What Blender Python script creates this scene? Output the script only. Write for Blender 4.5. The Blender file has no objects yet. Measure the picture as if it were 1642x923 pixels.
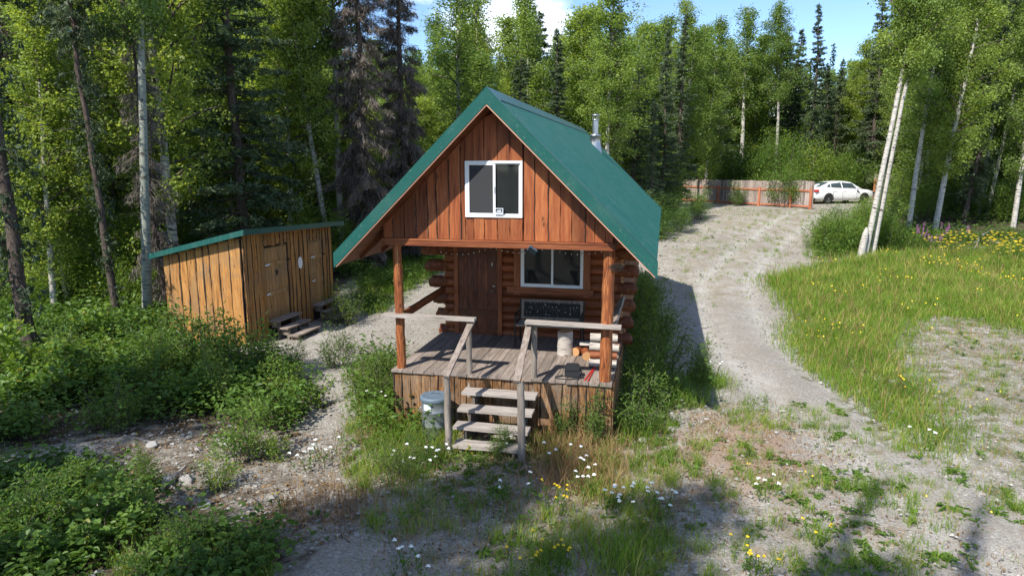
import bpy, math, random
import numpy as np
from mathutils import Vector, Matrix
R_ = math.radians
sc = bpy.context.scene
col = sc.collection

# ------------------------------------------------------------------ camera
F = 1097.0; PITCH = R_(10.3); HC = 4.365
CP, SP = math.cos(PITCH), math.sin(PITCH)
cam_d = bpy.data.cameras.new('camera'); cam = bpy.data.objects.new('camera', cam_d); col.objects.link(cam)
cam_d.sensor_fit = 'HORIZONTAL'; cam_d.sensor_width = 36; cam_d.lens = F/1642*36
cam_d.clip_end = 3000; cam_d.clip_start = 0.1
cam.location = (0, 0, HC); cam.rotation_euler = (math.pi/2-PITCH, 0, 0)
sc.camera = cam
sc.view_settings.view_transform = 'Standard'; sc.view_settings.look = 'None'
sc.view_settings.exposure = 0.74; sc.view_settings.gamma = 1
sc.cycles.max_bounces = 6; sc.cycles.diffuse_bounces = 3; sc.cycles.glossy_bounces = 3
sc.cycles.transmission_bounces = 4; sc.cycles.transparent_max_bounces = 6
sc.cycles.use_denoising = True
sc.cycles.caustics_reflective = False; sc.cycles.caustics_refractive = False

# ------------------------------------------------------------------ terrain height
def sm(t):
    t = np.clip(t, 0, 1); return t*t*(3-2*t)
def noise2(x, y, s, seed=0):
    r = np.random.RandomState(seed); o = 0
    for k in range(7):
        a = r.uniform(0, 6.283); f = s*r.uniform(.6, 1.7); p = r.uniform(0, 6.283)
        o = o+np.sin((x*math.cos(a)+y*math.sin(a))*f*6.283+p)
    return o/7
def gz(x, y):
    x = np.asarray(x, float); y = np.asarray(y, float)
    h = 1.75*sm((y-20)/22)*(.35+.65*sm((x+6)/14))
    h = h+.5*sm((y-48)/30)
    bare = sm((np.hypot(x-0.5, y-15)-6.5)/4)*sm((np.hypot(x+6, y-18)-3.2)/2)
    h = h+noise2(x, y, .10, 3)*.16*bare
    h = h+noise2(x, y, .55, 5)*.035*(.3+.7*bare)
    return h
def gp(px, py):
    """the point of the ground seen at a place in the photograph"""
    dx = (px-821)/F; up = (461.5-py)/F
    r = np.array([dx, CP+up*SP, up*CP-SP])
    t = 3.0; prev = t
    for _ in range(4000):
        p = r*t
        if p[2]+HC < gz(p[0], p[1]): break
        prev = t; t += .08
        if t > 140: break
    for _ in range(10):
        m = (prev+t)/2; p = r*m
        if p[2]+HC < gz(p[0], p[1]): t = m
        else: prev = m
    p = r*t
    return float(p[0]), float(p[1]), float(gz(p[0], p[1]))
def at(px, D):
    x = D*(px-821)/F*.985
    return x, D, float(gz(x, D))

# ------------------------------------------------------------------ mesh builder
class MB:
    def __init__(s): s.v = []; s.t = []; s.f = []; s.n = 0
    def add(s, v, f, mi=0, tone=.5):
        v = np.asarray(v, float).reshape(-1, 3); f = np.asarray(f, int)
        if f.ndim == 1: f = f.reshape(1, -1)
        s.v.append(v); s.t.append(np.broadcast_to(np.asarray(tone, float), (len(v),)).copy())
        s.f.append((f+s.n, mi)); s.n += len(v); return s
    def box(s, a, b, mi=0, tone=.5):
        (x0, y0, z0), (x1, y1, z1) = a, b
        v = [(x0,y0,z0),(x1,y0,z0),(x1,y1,z0),(x0,y1,z0),(x0,y0,z1),(x1,y0,z1),(x1,y1,z1),(x0,y1,z1)]
        return s.add(v, [(0,3,2,1),(4,5,6,7),(0,1,5,4),(1,2,6,5),(2,3,7,6),(3,0,4,7)], mi, tone)
    def bar(s, p0, p1, w, t, wd=(1,0,0), mi=0, tone=.5, seg=1, jit=0, rng=random):
        """a board from p0 to p1: width w along wd, thickness t across it"""
        p0 = np.array(p0, float); p1 = np.array(p1, float); d = p1-p0; L = np.linalg.norm(d); d = d/L
        wd = np.array(wd, float); wd = wd-d*(wd@d); wd /= np.linalg.norm(wd); td = np.cross(d, wd)
        v = []; f = []
        for i in range(seg+1):
            c = p0+(p1-p0)*i/seg
            a = w/2+(rng.uniform(-jit, jit) if jit else 0); b = w/2+(rng.uniform(-jit, jit) if jit else 0)
            v += [c-wd*a-td*t/2, c+wd*b-td*t/2, c+wd*b+td*t/2, c-wd*a+td*t/2]
            if i: 
                k = 4*i
                f += [(k-4+j, k-4+(j+1) % 4, k+(j+1) % 4, k+j) for j in range(4)]
        f += [(3,2,1,0), (4*seg, 4*seg+1, 4*seg+2, 4*seg+3)]
        return s.add(v, f, mi, tone)
    def tube(s, pts, rad, sides=8, mi=0, cap=True, tone=.5, mi_cap=None, wob=0, rng=random):
        pts = np.asarray(pts, float); n = len(pts); rad = np.broadcast_to(np.asarray(rad, float), (n,))
        d = np.gradient(pts, axis=0); d /= np.linalg.norm(d, axis=1)[:, None]+1e-9
        ref = np.array([0, 0, 1.]) if abs(d[0][2]) < .8 else np.array([1., 0, 0])
        u = np.cross(d, ref); u /= np.linalg.norm(u, axis=1)[:, None]+1e-9; w = np.cross(d, u)
        a = np.arange(sides)*2*math.pi/sides
        rr = rad[:, None]*np.ones((n, sides))
        if wob: rr = rr*(1+np.array([[rng.uniform(-wob, wob) for _ in range(sides)] for _ in range(n)]))
        v = pts[:, None]+rr[..., None]*(np.cos(a)[None, :, None]*u[:, None]+np.sin(a)[None, :, None]*w[:, None])
        i = np.arange(n-1)[:, None]*sides; j = np.arange(sides)[None]; k = (j+1) % sides
        f = np.stack([i+j, i+k, i+sides+k, i+sides+j], -1).reshape(-1, 4)
        if cap:
            mc = mi if mi_cap is None else mi_cap
            base = s.n
            s.add(v.reshape(-1, 3), f, mi, tone)
            s.add(v[0], np.arange(sides), mc, tone); s.add(v[-1], np.arange(sides)[::-1], mc, tone)
            return s
        return s.add(v.reshape(-1, 3), f, mi, tone)
    def lathe(s, prof, c=(0,0,0), sides=24, mi=0, tone=.5):
        """prof: list of (radius, z)"""
        a = np.arange(sides)*2*math.pi/sides
        v = np.array([[(c[0]+r*math.cos(t), c[1]+r*math.sin(t), c[2]+z) for t in a] for r, z in prof])
        n = len(prof); i = np.arange(n-1)[:, None]*sides; j = np.arange(sides)[None]; k = (j+1) % sides
        return s.add(v.reshape(-1, 3), np.stack([i+j, i+k, i+sides+k, i+sides+j], -1).reshape(-1, 4), mi, tone)
    def prism(s, poly, axis, a0, a1, mi=0, tone=.5):
        """poly: 2-D outline; extruded along axis (0,1,2) from a0 to a1"""
        n = len(poly); o = [k for k in range(3) if k != axis]
        v = np.zeros((2*n, 3))
        for i, (p, q) in enumerate(poly):
            for j, a in enumerate((a0, a1)):
                v[i+j*n][o[0]] = p; v[i+j*n][o[1]] = q; v[i+j*n][axis] = a
        s.add(v, [(i, (i+1) % n, n+(i+1) % n, n+i) for i in range(n)], mi, tone)
        s.add(v[:n], np.arange(n)[::-1], mi, tone); s.add(v[n:], np.arange(n), mi, tone); return s
    def mesh(s, name, mats, smooth=False):
        me = bpy.data.meshes.new(name)
        v = np.concatenate(s.v); t = np.concatenate(s.t)
        me.vertices.add(len(v)); me.vertices.foreach_set('co', v.ravel())
        li = np.concatenate([f.ravel() for f, _ in s.f]); ln = np.concatenate([np.full(len(f), f.shape[1]) for f, _ in s.f])
        mi = np.concatenate([np.full(len(f), m) for f, m in s.f])
        me.loops.add(len(li)); me.loops.foreach_set('vertex_index', li.astype(np.int32))
        me.polygons.add(len(ln)); me.polygons.foreach_set('loop_start', (np.cumsum(ln)-ln).astype(np.int32))
        me.polygons.foreach_set('material_index', mi.astype(np.int32))
        me.polygons.foreach_set('use_smooth', np.full(len(ln), bool(smooth)))
        at_ = me.attributes.new('tone', 'FLOAT', 'POINT'); at_.data.foreach_set('value', t.astype(np.float32))
        for m in (mats if isinstance(mats, (list, tuple)) else [mats]): me.materials.append(m)
        me.update(calc_edges=True); me.validate()
        return me
    def build(s, name, mats, parent=None, smooth=False, loc=None, rotz=0):
        o = bpy.data.objects.new(name, s.mesh(name, mats, smooth)); col.objects.link(o)
        if parent: o.parent = parent
        if loc is not None: o.location = loc
        if rotz: o.rotation_euler.z = rotz
        return o
def tag(o, label=None, cat=None, group=None, kind=None):
    if label: o['label'] = label
    if cat: o['category'] = cat
    if group: o['group'] = group
    if kind: o['kind'] = kind
    return o
def thing(name, label, cat, loc=(0,0,0), rotz=0, group=None):
    o = bpy.data.objects.new(name, None); col.objects.link(o); o.location = loc; o.rotation_euler = (0, 0, rotz)
    o.empty_display_size = .2
    return tag(o, label, cat, group)
def fixn(o):
    """outward normals"""
    import bmesh
    bm = bmesh.new(); bm.from_mesh(o.data); bmesh.ops.recalc_face_normals(bm, faces=bm.faces); bm.to_mesh(o.data); bm.free(); return o

# ------------------------------------------------------------------ materials
def newmat(name):
    m = bpy.data.materials.new(name); m.use_nodes = True; nt = m.node_tree; nt.nodes.clear()
    out = nt.nodes.new('ShaderNodeOutputMaterial'); return m, nt, out
def N(nt, typ, **kw):
    n = nt.nodes.new(typ)
    for k, v in kw.items():
        if k.startswith('i_'): n.inputs[k[2:].replace('_', ' ')].default_value = v
        else: setattr(n, k, v)
    return n
def mixc(nt, fac, a, b, bt='MIX'):
    n = nt.nodes.new('ShaderNodeMix'); n.data_type = 'RGBA'; n.blend_type = bt
    for s_, v in ((0, fac), (6, a), (7, b)):
        if isinstance(v, (int, float)): n.inputs[s_].default_value = v
        elif isinstance(v, tuple): n.inputs[s_].default_value = v+((1,) if len(v) == 3 else ())
        else: nt.links.new(v, n.inputs[s_])
    return n.outputs[2]
def math_(nt, op, a, b=0., clamp=False):
    n = nt.nodes.new('ShaderNodeMath'); n.operation = op; n.use_clamp = clamp
    for i, v in enumerate((a, b)):
        if isinstance(v, (int, float)): n.inputs[i].default_value = v
        else: nt.links.new(v, n.inputs[i])
    return n.outputs[0]
def coords(nt, scale=(1,1,1), what='Object'):
    tc = nt.nodes.new('ShaderNodeTexCoord'); mp = nt.nodes.new('ShaderNodeMapping'); mp.inputs['Scale'].default_value = scale
    nt.links.new(tc.outputs[what], mp.inputs[0]); return mp.outputs[0]
def noise(nt, vec, s, det=4, rough=.6):
    n = nt.nodes.new('ShaderNodeTexNoise'); n.inputs['Scale'].default_value = s; n.inputs['Detail'].default_value = det
    n.inputs['Roughness'].default_value = rough; nt.links.new(vec, n.inputs['Vector']); return n.outputs['Fac']
def ramp(nt, fac, stops, interp='LINEAR'):
    r = nt.nodes.new('ShaderNodeValToRGB'); r.color_ramp.interpolation = interp
    e = r.color_ramp.elements
    while len(e) < len(stops): e.new(.5)
    for i, (p, c) in enumerate(stops):
        e[i].position = p; e[i].color = tuple(c)+(1,) if not isinstance(c, (int, float)) else (c, c, c, 1)
    nt.links.new(fac, r.inputs[0]); return r.outputs[0]
def attr(nt, name='tone'):
    a = nt.nodes.new('ShaderNodeAttribute'); a.attribute_name = name; return a.outputs['Fac']
def bump(nt, h, st=.4, dist=.02):
    b = nt.nodes.new('ShaderNodeBump'); b.inputs['Strength'].default_value = st; b.inputs['Distance'].default_value = dist
    nt.links.new(h, b.inputs['Height']); return b.outputs[0]
def princ(nt, out, c, rough=.7, metal=0, spec=.3, nrm=None, **kw):
    p = nt.nodes.new('ShaderNodeBsdfPrincipled')
    if isinstance(c, tuple): p.inputs['Base Color'].default_value = c+(1,)
    else: nt.links.new(c, p.inputs['Base Color'])
    if isinstance(rough, (int, float)): p.inputs['Roughness'].default_value = rough
    else: nt.links.new(rough, p.inputs['Roughness'])
    p.inputs['Metallic'].default_value = metal; p.inputs['Specular IOR Level'].default_value = spec
    for k, v in kw.items(): p.inputs[k].default_value = v
    if nrm is not None: nt.links.new(nrm, p.inputs['Normal'])
    if out is not None: nt.links.new(p.outputs[0], out.inputs[0])
    return p
def plain(name, c, rough=.6, metal=0, spec=.4, var=.12, s=12):
    m, nt, out = newmat(name); n = noise(nt, coords(nt), s, 4)
    cc = mixc(nt, n, tuple(x*(1-var) for x in c), tuple(min(1, x*(1+var)) for x in c))
    princ(nt, out, cc, rough, metal, spec, bump(nt, n, .08, .005)); return m
def wood(name, dark, mid, light, axis=2, grain=9, rough=.75, streak=.35, weather=None, knots=True, spec=.2):
    m, nt, out = newmat(name)
    sc_ = [grain*1.0]*3; sc_[axis] = grain*.07
    vec = coords(nt, tuple(sc_)); tone = attr(nt)
    # every board gets its own stretch of the grain
    cx = nt.nodes.new('ShaderNodeCombineXYZ'); t7 = math_(nt, 'MULTIPLY', tone, 37.)
    for i in range(3): nt.links.new(t7, cx.inputs[i])
    va = nt.nodes.new('ShaderNodeVectorMath'); va.operation = 'ADD'; nt.links.new(vec, va.inputs[0]); nt.links.new(cx.outputs[0], va.inputs[1])
    n1 = noise(nt, va.outputs[0], 1.6, 6, .65); n2 = noise(nt, va.outputs[0], 7, 5, .7)
    c = ramp(nt, n1, [(.28, dark), (.47, mid), (.72, light)])
    c = mixc(nt, ramp(nt, n2, [(.42, 1.), (.6, 0.)]), c, dark) if streak > .5 else mixc(nt, math_(nt, 'MULTIPLY', ramp(nt, n2, [(.36, 1.), (.56, 0.)]), streak), c, dark)
    lo = ramp(nt, tone, [(0, .52), (.5, .95), (1, 1.25)])
    c = mixc(nt, 1., c, lo, 'MULTIPLY')
    if knots:
        sc2 = [7.]*3; sc2[axis] = 2.6
        v = nt.nodes.new('ShaderNodeTexVoronoi'); v.inputs['Scale'].default_value = 1.; nt.links.new(coords(nt, tuple(sc2)), v.inputs['Vector'])
        c = mixc(nt, math_(nt, 'MULTIPLY', ramp(nt, v.outputs['Distance'], [(.06, 1.), (.15, 0.)]), .75), c, tuple(x*.35 for x in dark))
    if weather:
        w = noise(nt, coords(nt), 1.6, 6, .7); c = mixc(nt, ramp(nt, w, [(.45, 0.), (.68, .85)]), c, weather)
    princ(nt, out, c, rough, 0, spec, bump(nt, n2, .5, .006)); return m
M = {}
M['siding'] = wood('siding', (.10,.026,.010), (.31,.085,.027), (.42,.155,.055), 2, 8, .5, .5, spec=.35)
M['skirt'] = wood('skirt', (.085,.04,.018), (.33,.155,.055), (.44,.25,.115), 2, 10, .75, .7, weather=(.24,.19,.14))
M['shedwood'] = wood('shedwood', (.13,.05,.016), (.40,.185,.052), (.50,.28,.095), 2, 9, .65, .5, weather=(.24,.15,.08))
M['sheddoor'] = wood('sheddoor', (.12,.055,.022), (.40,.22,.085), (.50,.31,.15), 2, 11, .7, .45, weather=(.26,.18,.11))
M['bark'] = wood('bark', (.02,.014,.011), (.07,.05,.04), (.16,.125,.10), 2, 22, .95, .6, knots=False)
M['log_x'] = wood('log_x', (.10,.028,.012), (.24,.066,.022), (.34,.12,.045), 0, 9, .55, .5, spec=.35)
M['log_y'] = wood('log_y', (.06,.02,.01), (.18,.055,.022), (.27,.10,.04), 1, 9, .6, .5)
M['post'] = wood('post', (.14,.04,.016), (.41,.135,.042), (.52,.24,.09), 2, 7, .55, .6, spec=.3)
M['doorwood'] = wood('doorwood', (.055,.016,.007), (.19,.045,.014), (.27,.085,.028), 2, 9, .45, .6, spec=.4)
M['grey_x'] = wood('grey_x', (.13,.11,.095), (.29,.255,.225), (.43,.385,.35), 0, 14, .85, .45, knots=False)
M['grey_y'] = wood('grey_y', (.09,.072,.06), (.235,.19,.16), (.35,.30,.26), 1, 12, .85, .45, knots=False, weather=(.19,.15,.12))
M['grey_z'] = wood('grey_z', (.08,.066,.055), (.24,.20,.165), (.38,.33,.28), 2, 12, .85, .5)
M['fencegrey'] = wood('fencegrey', (.15,.115,.095), (.33,.27,.235), (.46,.40,.36), 2, 8, .9, .5)
M['fenceorange'] = wood('fenceorange', (.26,.085,.045), (.44,.16,.085), (.52,.24,.15), 2, 6, .7, .3, knots=False)
M['endgrain'] = plain('endgrain', (.50,.27,.12), .85, var=.35, s=30)
M['logend'] = plain('logend', (.16,.065,.03), .8, var=.4, s=25)
M['white'] = plain('white_vinyl', (.78,.79,.80), .35, spec=.5, var=.03)
M['metal'] = plain('brushed_metal', (.42,.43,.44), .35, .9, var=.2, s=20)
M['galv'] = plain('galvanised', (.30,.32,.33), .45, .6, var=.25, s=9)
M['lid'] = plain('lid_plastic', (.11,.15,.19), .5, 0, .4, var=.2)
M['black'] = plain('black_cloth', (.018,.019,.022), .7, var=.3, s=40)
M['iron'] = plain('dark_iron', (.02,.018,.016), .55, .3, var=.3)
M['red'] = plain('red_paint', (.62,.03,.02), .4, var=.1)
M['label'] = plain('white_label', (.62,.66,.70), .6, var=.15, s=30)
M['lampblue'] = plain('lamp_casing', (.06,.11,.17), .4, var=.1)
M['interior'] = plain('dark_interior', (.02,.017,.014), .9, var=.2)
M['bulb'] = plain('pale_bulb', (.8,.8,.76), .3, var=.05)
M['stone'] = plain('stone', (.34,.32,.30), .9, var=.4, s=3)
M['soil'] = plain('soil', (.07,.055,.04), .95, var=.4)
M['skinwood'] = plain('peeled_edge', (.55,.30,.20), .8, var=.2)
def metalroof(name, c):
    m, nt, out = newmat(name); v = coords(nt); n = noise(nt, v, 2.2, 4, .6); n2 = noise(nt, v, 26, 3)
    cc = mixc(nt, n, tuple(x*.85 for x in c), tuple(x*1.15 for x in c))
    cc = mixc(nt, ramp(nt, n2, [(.60, 0.), (.74, .35)]), cc, (.25, .33, .28))
    st = noise(nt, coords(nt, (.5, 5, .5)), 2.5, 5, .65); cc = mixc(nt, ramp(nt, st, [(.48, 0.), (.75, .35)]), cc, (.10, .17, .14))
    princ(nt, out, cc, math_(nt, 'ADD', math_(nt, 'MULTIPLY', n, .12), .30), 0, .5, bump(nt, n, .05, .01)); return m
M['roof'] = metalroof('green_metal', (.008, .082, .068))
def glass(name, c=(.012,.014,.014), rough=.04):
    m, nt, out = newmat(name); n = noise(nt, coords(nt), 3, 3)
    princ(nt, out, mixc(nt, n, c, tuple(x*2.2 for x in c)), rough, 0, .28, bump(nt, noise(nt, coords(nt), .7, 1), .02, .02)); return m
M['glass'] = glass('window_glass'); M['carglass'] = glass('car_glass', (.03,.045,.05))
M['screen'] = plain('insect_screen', (.035,.036,.038), .85, var=.15, s=60)
def birchbark(name, light=(.56,.52,.46), dark=(.05,.04,.035), basez=1.2):
    m, nt, out = newmat(name)
    a = noise(nt, coords(nt, (2.2, 2.2, 26)), 1.5, 4, .6); b = noise(nt, coords(nt, (1.5, 1.5, 3.2)), 1.3, 3, .6)
    t = coords(nt, (1,1,1)); sp = nt.nodes.new('ShaderNodeSeparateXYZ'); nt.links.new(t, sp.inputs[0])
    c = mixc(nt, b, tuple(x*.72 for x in light), light)
    c = mixc(nt, ramp(nt, a, [(.57, 0.), (.62, .9)]), c, dark)
    c = mixc(nt, ramp(nt, b, [(.60, 0.), (.66, .9)]), c, dark)
    princ(nt, out, c, .75, 0, .2, bump(nt, a, .3, .01)); return m
M['birch'] = birchbark('birch_bark')
M['aspen'] = birchbark('aspen_bark', (.33,.34,.28), (.05,.045,.04))
M['birchlog'] = birchbark('birch_log_bark', (.50,.455,.40), (.14,.09,.07))
M['limb'] = plain('limb_bark', (.10,.08,.065), .9, var=.3)
def sprucebark():
    m, nt, out = newmat('spruce_bark'); a = noise(nt, coords(nt, (9, 9, 3)), 3, 5, .7)
    princ(nt, out, ramp(nt, a, [(.3, (.03,.022,.018)), (.55, (.11,.085,.07)), (.75, (.24,.20,.17))]), .95, 0, .1, bump(nt, a, .8, .02)); return m
M['sprucebark'] = sprucebark()
def leafmat(name, dark, light, trans=.35, rnd=.22, rough=.5, yellow=None, spec=.28):
    m, nt, out = newmat(name); t = attr(nt)
    c = ramp(nt, t, [(0, dark), (.85, light)] + ([(1, yellow)] if yellow else []))
    oi = nt.nodes.new('ShaderNodeObjectInfo')
    k = ramp(nt, oi.outputs['Random'], [(0, (1-rnd, 1-rnd*.8, 1-rnd*.5)), (.5, (1, 1, 1)), (1, (1+rnd*.9, 1+rnd*.45, 1))])
    c = mixc(nt, 1., c, k, 'MULTIPLY')
    p = princ(nt, None, c, rough, 0, spec)
    tr = nt.nodes.new('ShaderNodeBsdfTranslucent'); nt.links.new(mixc(nt, 1., c, (1.9, 1.75, .9), 'MULTIPLY'), tr.inputs[0])
    ms = nt.nodes.new('ShaderNodeMixShader'); ms.inputs[0].default_value = trans
    nt.links.new(p.outputs[0], ms.inputs[1]); nt.links.new(tr.outputs[0], ms.inputs[2]); nt.links.new(ms.outputs[0], out.inputs[0]); return m
M['birchleaf'] = leafmat('birch_leaf', (.085,.145,.032), (.25,.345,.085), .5)
M['aspenleaf'] = leafmat('aspen_leaf', (.07,.13,.034), (.22,.315,.08), .5)
M['needle'] = leafmat('spruce_needle', (.03,.052,.025), (.10,.145,.07), .14, .2, .6)
M['lichen'] = leafmat('dead_twig', (.05,.043,.038), (.24,.205,.175), .05, .15, .95, spec=.05)
M['shrubleaf'] = leafmat('shrub_leaf', (.05,.11,.02), (.19,.30,.055), .42, .34, .42, (.26,.27,.04))
M['willowleaf'] = leafmat('willow_leaf', (.06,.11,.022), (.15,.23,.045), .34, .15)
M['grass'] = leafmat('grass_blade', (.07,.14,.018), (.21,.32,.04), .38, 0, .5, (.42,.38,.11))
M['drygrass'] = leafmat('dry_grass', (.20,.10,.05), (.42,.30,.15), .3, 0, .7)
M['fern'] = leafmat('weed_leaf', (.04,.085,.014), (.12,.21,.03), .3, 0)
M['litter'] = leafmat('leaf_litter', (.06,.035,.02), (.28,.18,.09), .1, 0, .9)
M['yellow'] = plain('yellow_petal', (.75,.52,.02), .6, var=.1)
M['whitefl'] = plain('white_petal', (.80,.80,.76), .6, var=.04)
M['purple'] = plain('purple_petal', (.40,.14,.34), .6, var=.15)

# ------------------------------------------------------------------ ground polygons (outlines of the ground types)
def wpoly(pp): return np.array([gp(*p)[:2] for p in pp])
def inpoly(x, y, P):
    x = np.asarray(x); y = np.asarray(y); c = np.zeros(x.shape, bool); n = len(P); j = n-1
    for i in range(n):
        xi, yi = P[i]; xj, yj = P[j]
        c ^= ((yi > y) != (yj > y)) & (x < (xj-xi)*(y-yi)/(yj-yi+1e-12)+xi); j = i
    return c
MEADOW = wpoly([(1225,450),(1300,430),(1390,412),(1480,406),(1560,400),(1700,398),(1900,425),(1850,545),(1640,532),(1560,508),(1500,505),(1430,528),(1436,565),(1462,610),(1498,655),(1530,700),(1545,728),(1535,738),(1450,708),(1398,675),(1360,640),(1300,595),(1266,545),(1280,505),(1255,475)])
RIGHTBARE = wpoly([(1500,508),(1560,508),(1640,532),(1800,560),(1900,760),(1642,850),(1560,720),(1515,655),(1452,565),(1445,528)])
FORE = wpoly([(1065,660),(1200,640),(1330,650),(1400,690),(1535,735),(1642,800),(1700,960),(1000,990),(1040,800)])
FRONT = wpoly([(540,690),(600,650),(640,680),(985,690),(1060,655),(1090,760),(1060,960),(640,960),(560,800)])
DRY1 = wpoly([(855,690),(985,700),(1000,760),(960,800),(880,790),(850,740)])
DRY2 = wpoly([(450,800),(560,770),(600,820),(540,860),(460,850)])
DRY3 = wpoly([(1100,660),(1230,670),(1290,760),(1200,800),(1100,760)])
LUSHL = wpoly([(556,600),(600,570),(650,575),(650,660),(720,690),(720,730),(640,725),(575,690)])
LUSHR = wpoly([(990,700),(985,600),(1000,480),(1030,440),(1045,450),(1058,520),(1065,600),(1150,645),(1120,660),(1080,650),(1040,700),(1000,720)])
BEHIND = wpoly([(565,480),(575,440),(690,380),(720,430),(650,470),(610,510),(575,500)])
FOREST = wpoly([(-400,560),(-100,500),(280,500),(300,560),(400,575),(470,600),(520,640),(470,700),(440,690),(300,672),(150,690),(0,720),(-400,800)])
STONY = wpoly([(150,700),(300,672),(440,690),(560,700),(590,780),(560,870),(430,880),(270,860),(250,790),(130,745)])
FORELEFT = wpoly([(-300,1000),(-300,760),(0,740),(120,740),(250,790),(270,860),(440,850),(440,1000)])
DRIVEROUGH = wpoly([(1060,385),(1160,335),(1330,338),(1420,345),(1330,372),(1290,420),(1225,446),(1260,470),(1120,500),(1060,450)])
VERGE = wpoly([(1290,400),(1330,360),(1400,345),(1450,370),(1560,380),(1760,372),(1760,400),(1560,398),(1480,402),(1390,408),(1300,425)])

def soft(x, y, P, r=.35, n=8, seed=1):
    rg = np.random.RandomState(seed); o = np.zeros(x.shape)
    for _ in range(n):
        dx, dy = rg.normal(0, r, x.shape), rg.normal(0, r, x.shape)
        o += inpoly(x+dx, y+dy, P)
    return o/n

TRACK = np.array([gp(*p)[:2] for p in [(1330,333),(1275,352),(1215,395),(1160,450),(1170,520),(1235,590),(1330,665),(1430,735),(1560,820),(1700,900)]])
def trackd(x, y):
    best = np.full(np.shape(x), 99.); 
    for (x0, y0), (x1, y1) in zip(TRACK[:-1], TRACK[1:]):
        dx, dy = x1-x0, y1-y0; t = np.clip(((x-x0)*dx+(y-y0)*dy)/(dx*dx+dy*dy), 0, 1); best = np.minimum(best, np.hypot(x-x0-t*dx, y-y0-t*dy))
    return best
# ------------------------------------------------------------------ ground
def axis_pts(lo, a, b, hi, st):
    c = list(np.arange(a, b, st)); d = st; v = b
    while v < hi: c.append(v); d *= 1.22; v += d
    d = st; v = a
    L = []
    while v > lo: d *= 1.22; v -= d; L.append(v)
    return np.array(L[::-1]+c)
gx = axis_pts(-900, -17, 27, 900, .16); gy = axis_pts(-300, 4, 40, 1400, .16)
X, Y = np.meshgrid(gx, gy); nx, ny = len(gx), len(gy)
Zg = gz(X, Y)
near = sm(1-(np.hypot(X-3, Y-16)-24)/10)
rg = np.random.RandomState(4)
TD = trackd(X, Y)+noise2(X, Y, .35, 44)*.12; trk = np.exp(-((TD-.78)/.26)**2)
Zm = Zg-.03*trk+.035*np.exp(-(TD/.4)**2)+near*(rg.normal(0, .009, X.shape)+noise2(X, Y, 1.6, 8)*.018)
g = MB(); g.add(np.stack([X, Y, Zm], -1).reshape(-1, 3), (lambda i: np.stack([i, i+1, i+nx+1, i+nx], -1).reshape(-1, 4))(np.arange(ny-1)[:, None]*nx+np.arange(nx-1)[None]))
grassm = np.clip(.9*soft(X, Y, MEADOW, .5)+.42*soft(X, Y, FRONT)+.75*soft(X, Y, LUSHL, .2)+.8*soft(X, Y, LUSHR, .2)+.8*soft(X, Y, BEHIND)+.45*soft(X, Y, RIGHTBARE)+.28*soft(X, Y, FORE)+.8*soft(X, Y, VERGE), 0, 1)
litm = np.clip(soft(X, Y, FOREST, .5)*.9+soft(X, Y, STONY, .4)*.42+soft(X, Y, FORELEFT, .5)*.75+sm((Y-44-.1*X)/5)+sm((-4-X-.05*Y)/1.5)*sm((Y-19)/3)+sm((Y-29)/4)*sm((9-X)/3)+sm((-X-9.5)/2)+sm((X-.52*Y-.5)/1.5)*sm((Y-28.5)/1.5), 0, 1)*(1-.0*grassm)
clear = soft(X, Y, np.array([(9,22),(14,50),(26,51),(24,44),(17,34),(14,22)]), .5)
litm = litm*(1-clear)
redm = np.clip(soft(X, Y, DRY3, .6)*.62+soft(X, Y, FORE, .5)*.33+soft(X, Y, FRONT, .5)*.3+soft(X, Y, DRY1, .3)*.8+soft(X, Y, DRY2, .4)*.6, 0, 1)
m, nt, out = newmat('ground')
v = coords(nt)
def vor(s, o='Color'):
    w = nt.nodes.new('ShaderNodeTexVoronoi'); w.inputs['Scale'].default_value = s; nt.links.new(v, w.inputs['Vector']); return w.outputs[o]
n0 = noise(nt, v, .35, 5, .65); n1 = noise(nt, v, 2.2, 6, .7); n2 = noise(nt, v, 14, 5, .7); n3 = noise(nt, v, 70, 3, .7)
peb = nt.nodes.new('ShaderNodeSeparateColor'); nt.links.new(vor(38), peb.inputs[0])
c = ramp(nt, peb.outputs[0], [(0, (.15,.135,.115)), (.35, (.29,.265,.23)), (.75, (.43,.40,.35)), (.94, (.44,.41,.36)), (1, (.80,.78,.73))])
c = mixc(nt, .45, c, ramp(nt, n3, [(.3, (.17,.155,.135)), (.7, (.54,.505,.45))]))
c = mixc(nt, ramp(nt, n1, [(.42, 0.), (.7, .6)]), c, (.32,.27,.21))
c = mixc(nt, ramp(nt, n0, [(.45, 0.), (.62, .55)]), c, (.25,.225,.18))
c = mixc(nt, ramp(nt, noise(nt, coords(nt, (1, .35, 1)), 1.1, 4, .6), [(.55, 0.), (.7, .4)]), c, (.50,.465,.41))
soil = ramp(nt, n2, [(.3, (.035,.027,.018)), (.55, (.10,.075,.05)), (.75, (.21,.16,.11))])
gsoil = ramp(nt, n2, [(.3, (.05,.07,.018)), (.6, (.12,.13,.04)), (.8, (.24,.20,.10))])
def brk(a, lo=.35, hi=.62, s=n1):  # ragged border between two ground types
    return ramp(nt, math_(nt, 'ADD', math_(nt, 'MULTIPLY', a, .75), math_(nt, 'SUBTRACT', s, .42)), [(lo, 0.), (hi, 1.)])
c = mixc(nt, math_(nt, 'MULTIPLY', attr(nt, 'track'), ramp(nt, n1, [(.3, .75), (.65, .25)])), c, ramp(nt, n3, [(.3, (.36,.34,.30)), (.7, (.62,.59,.54))]))
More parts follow.
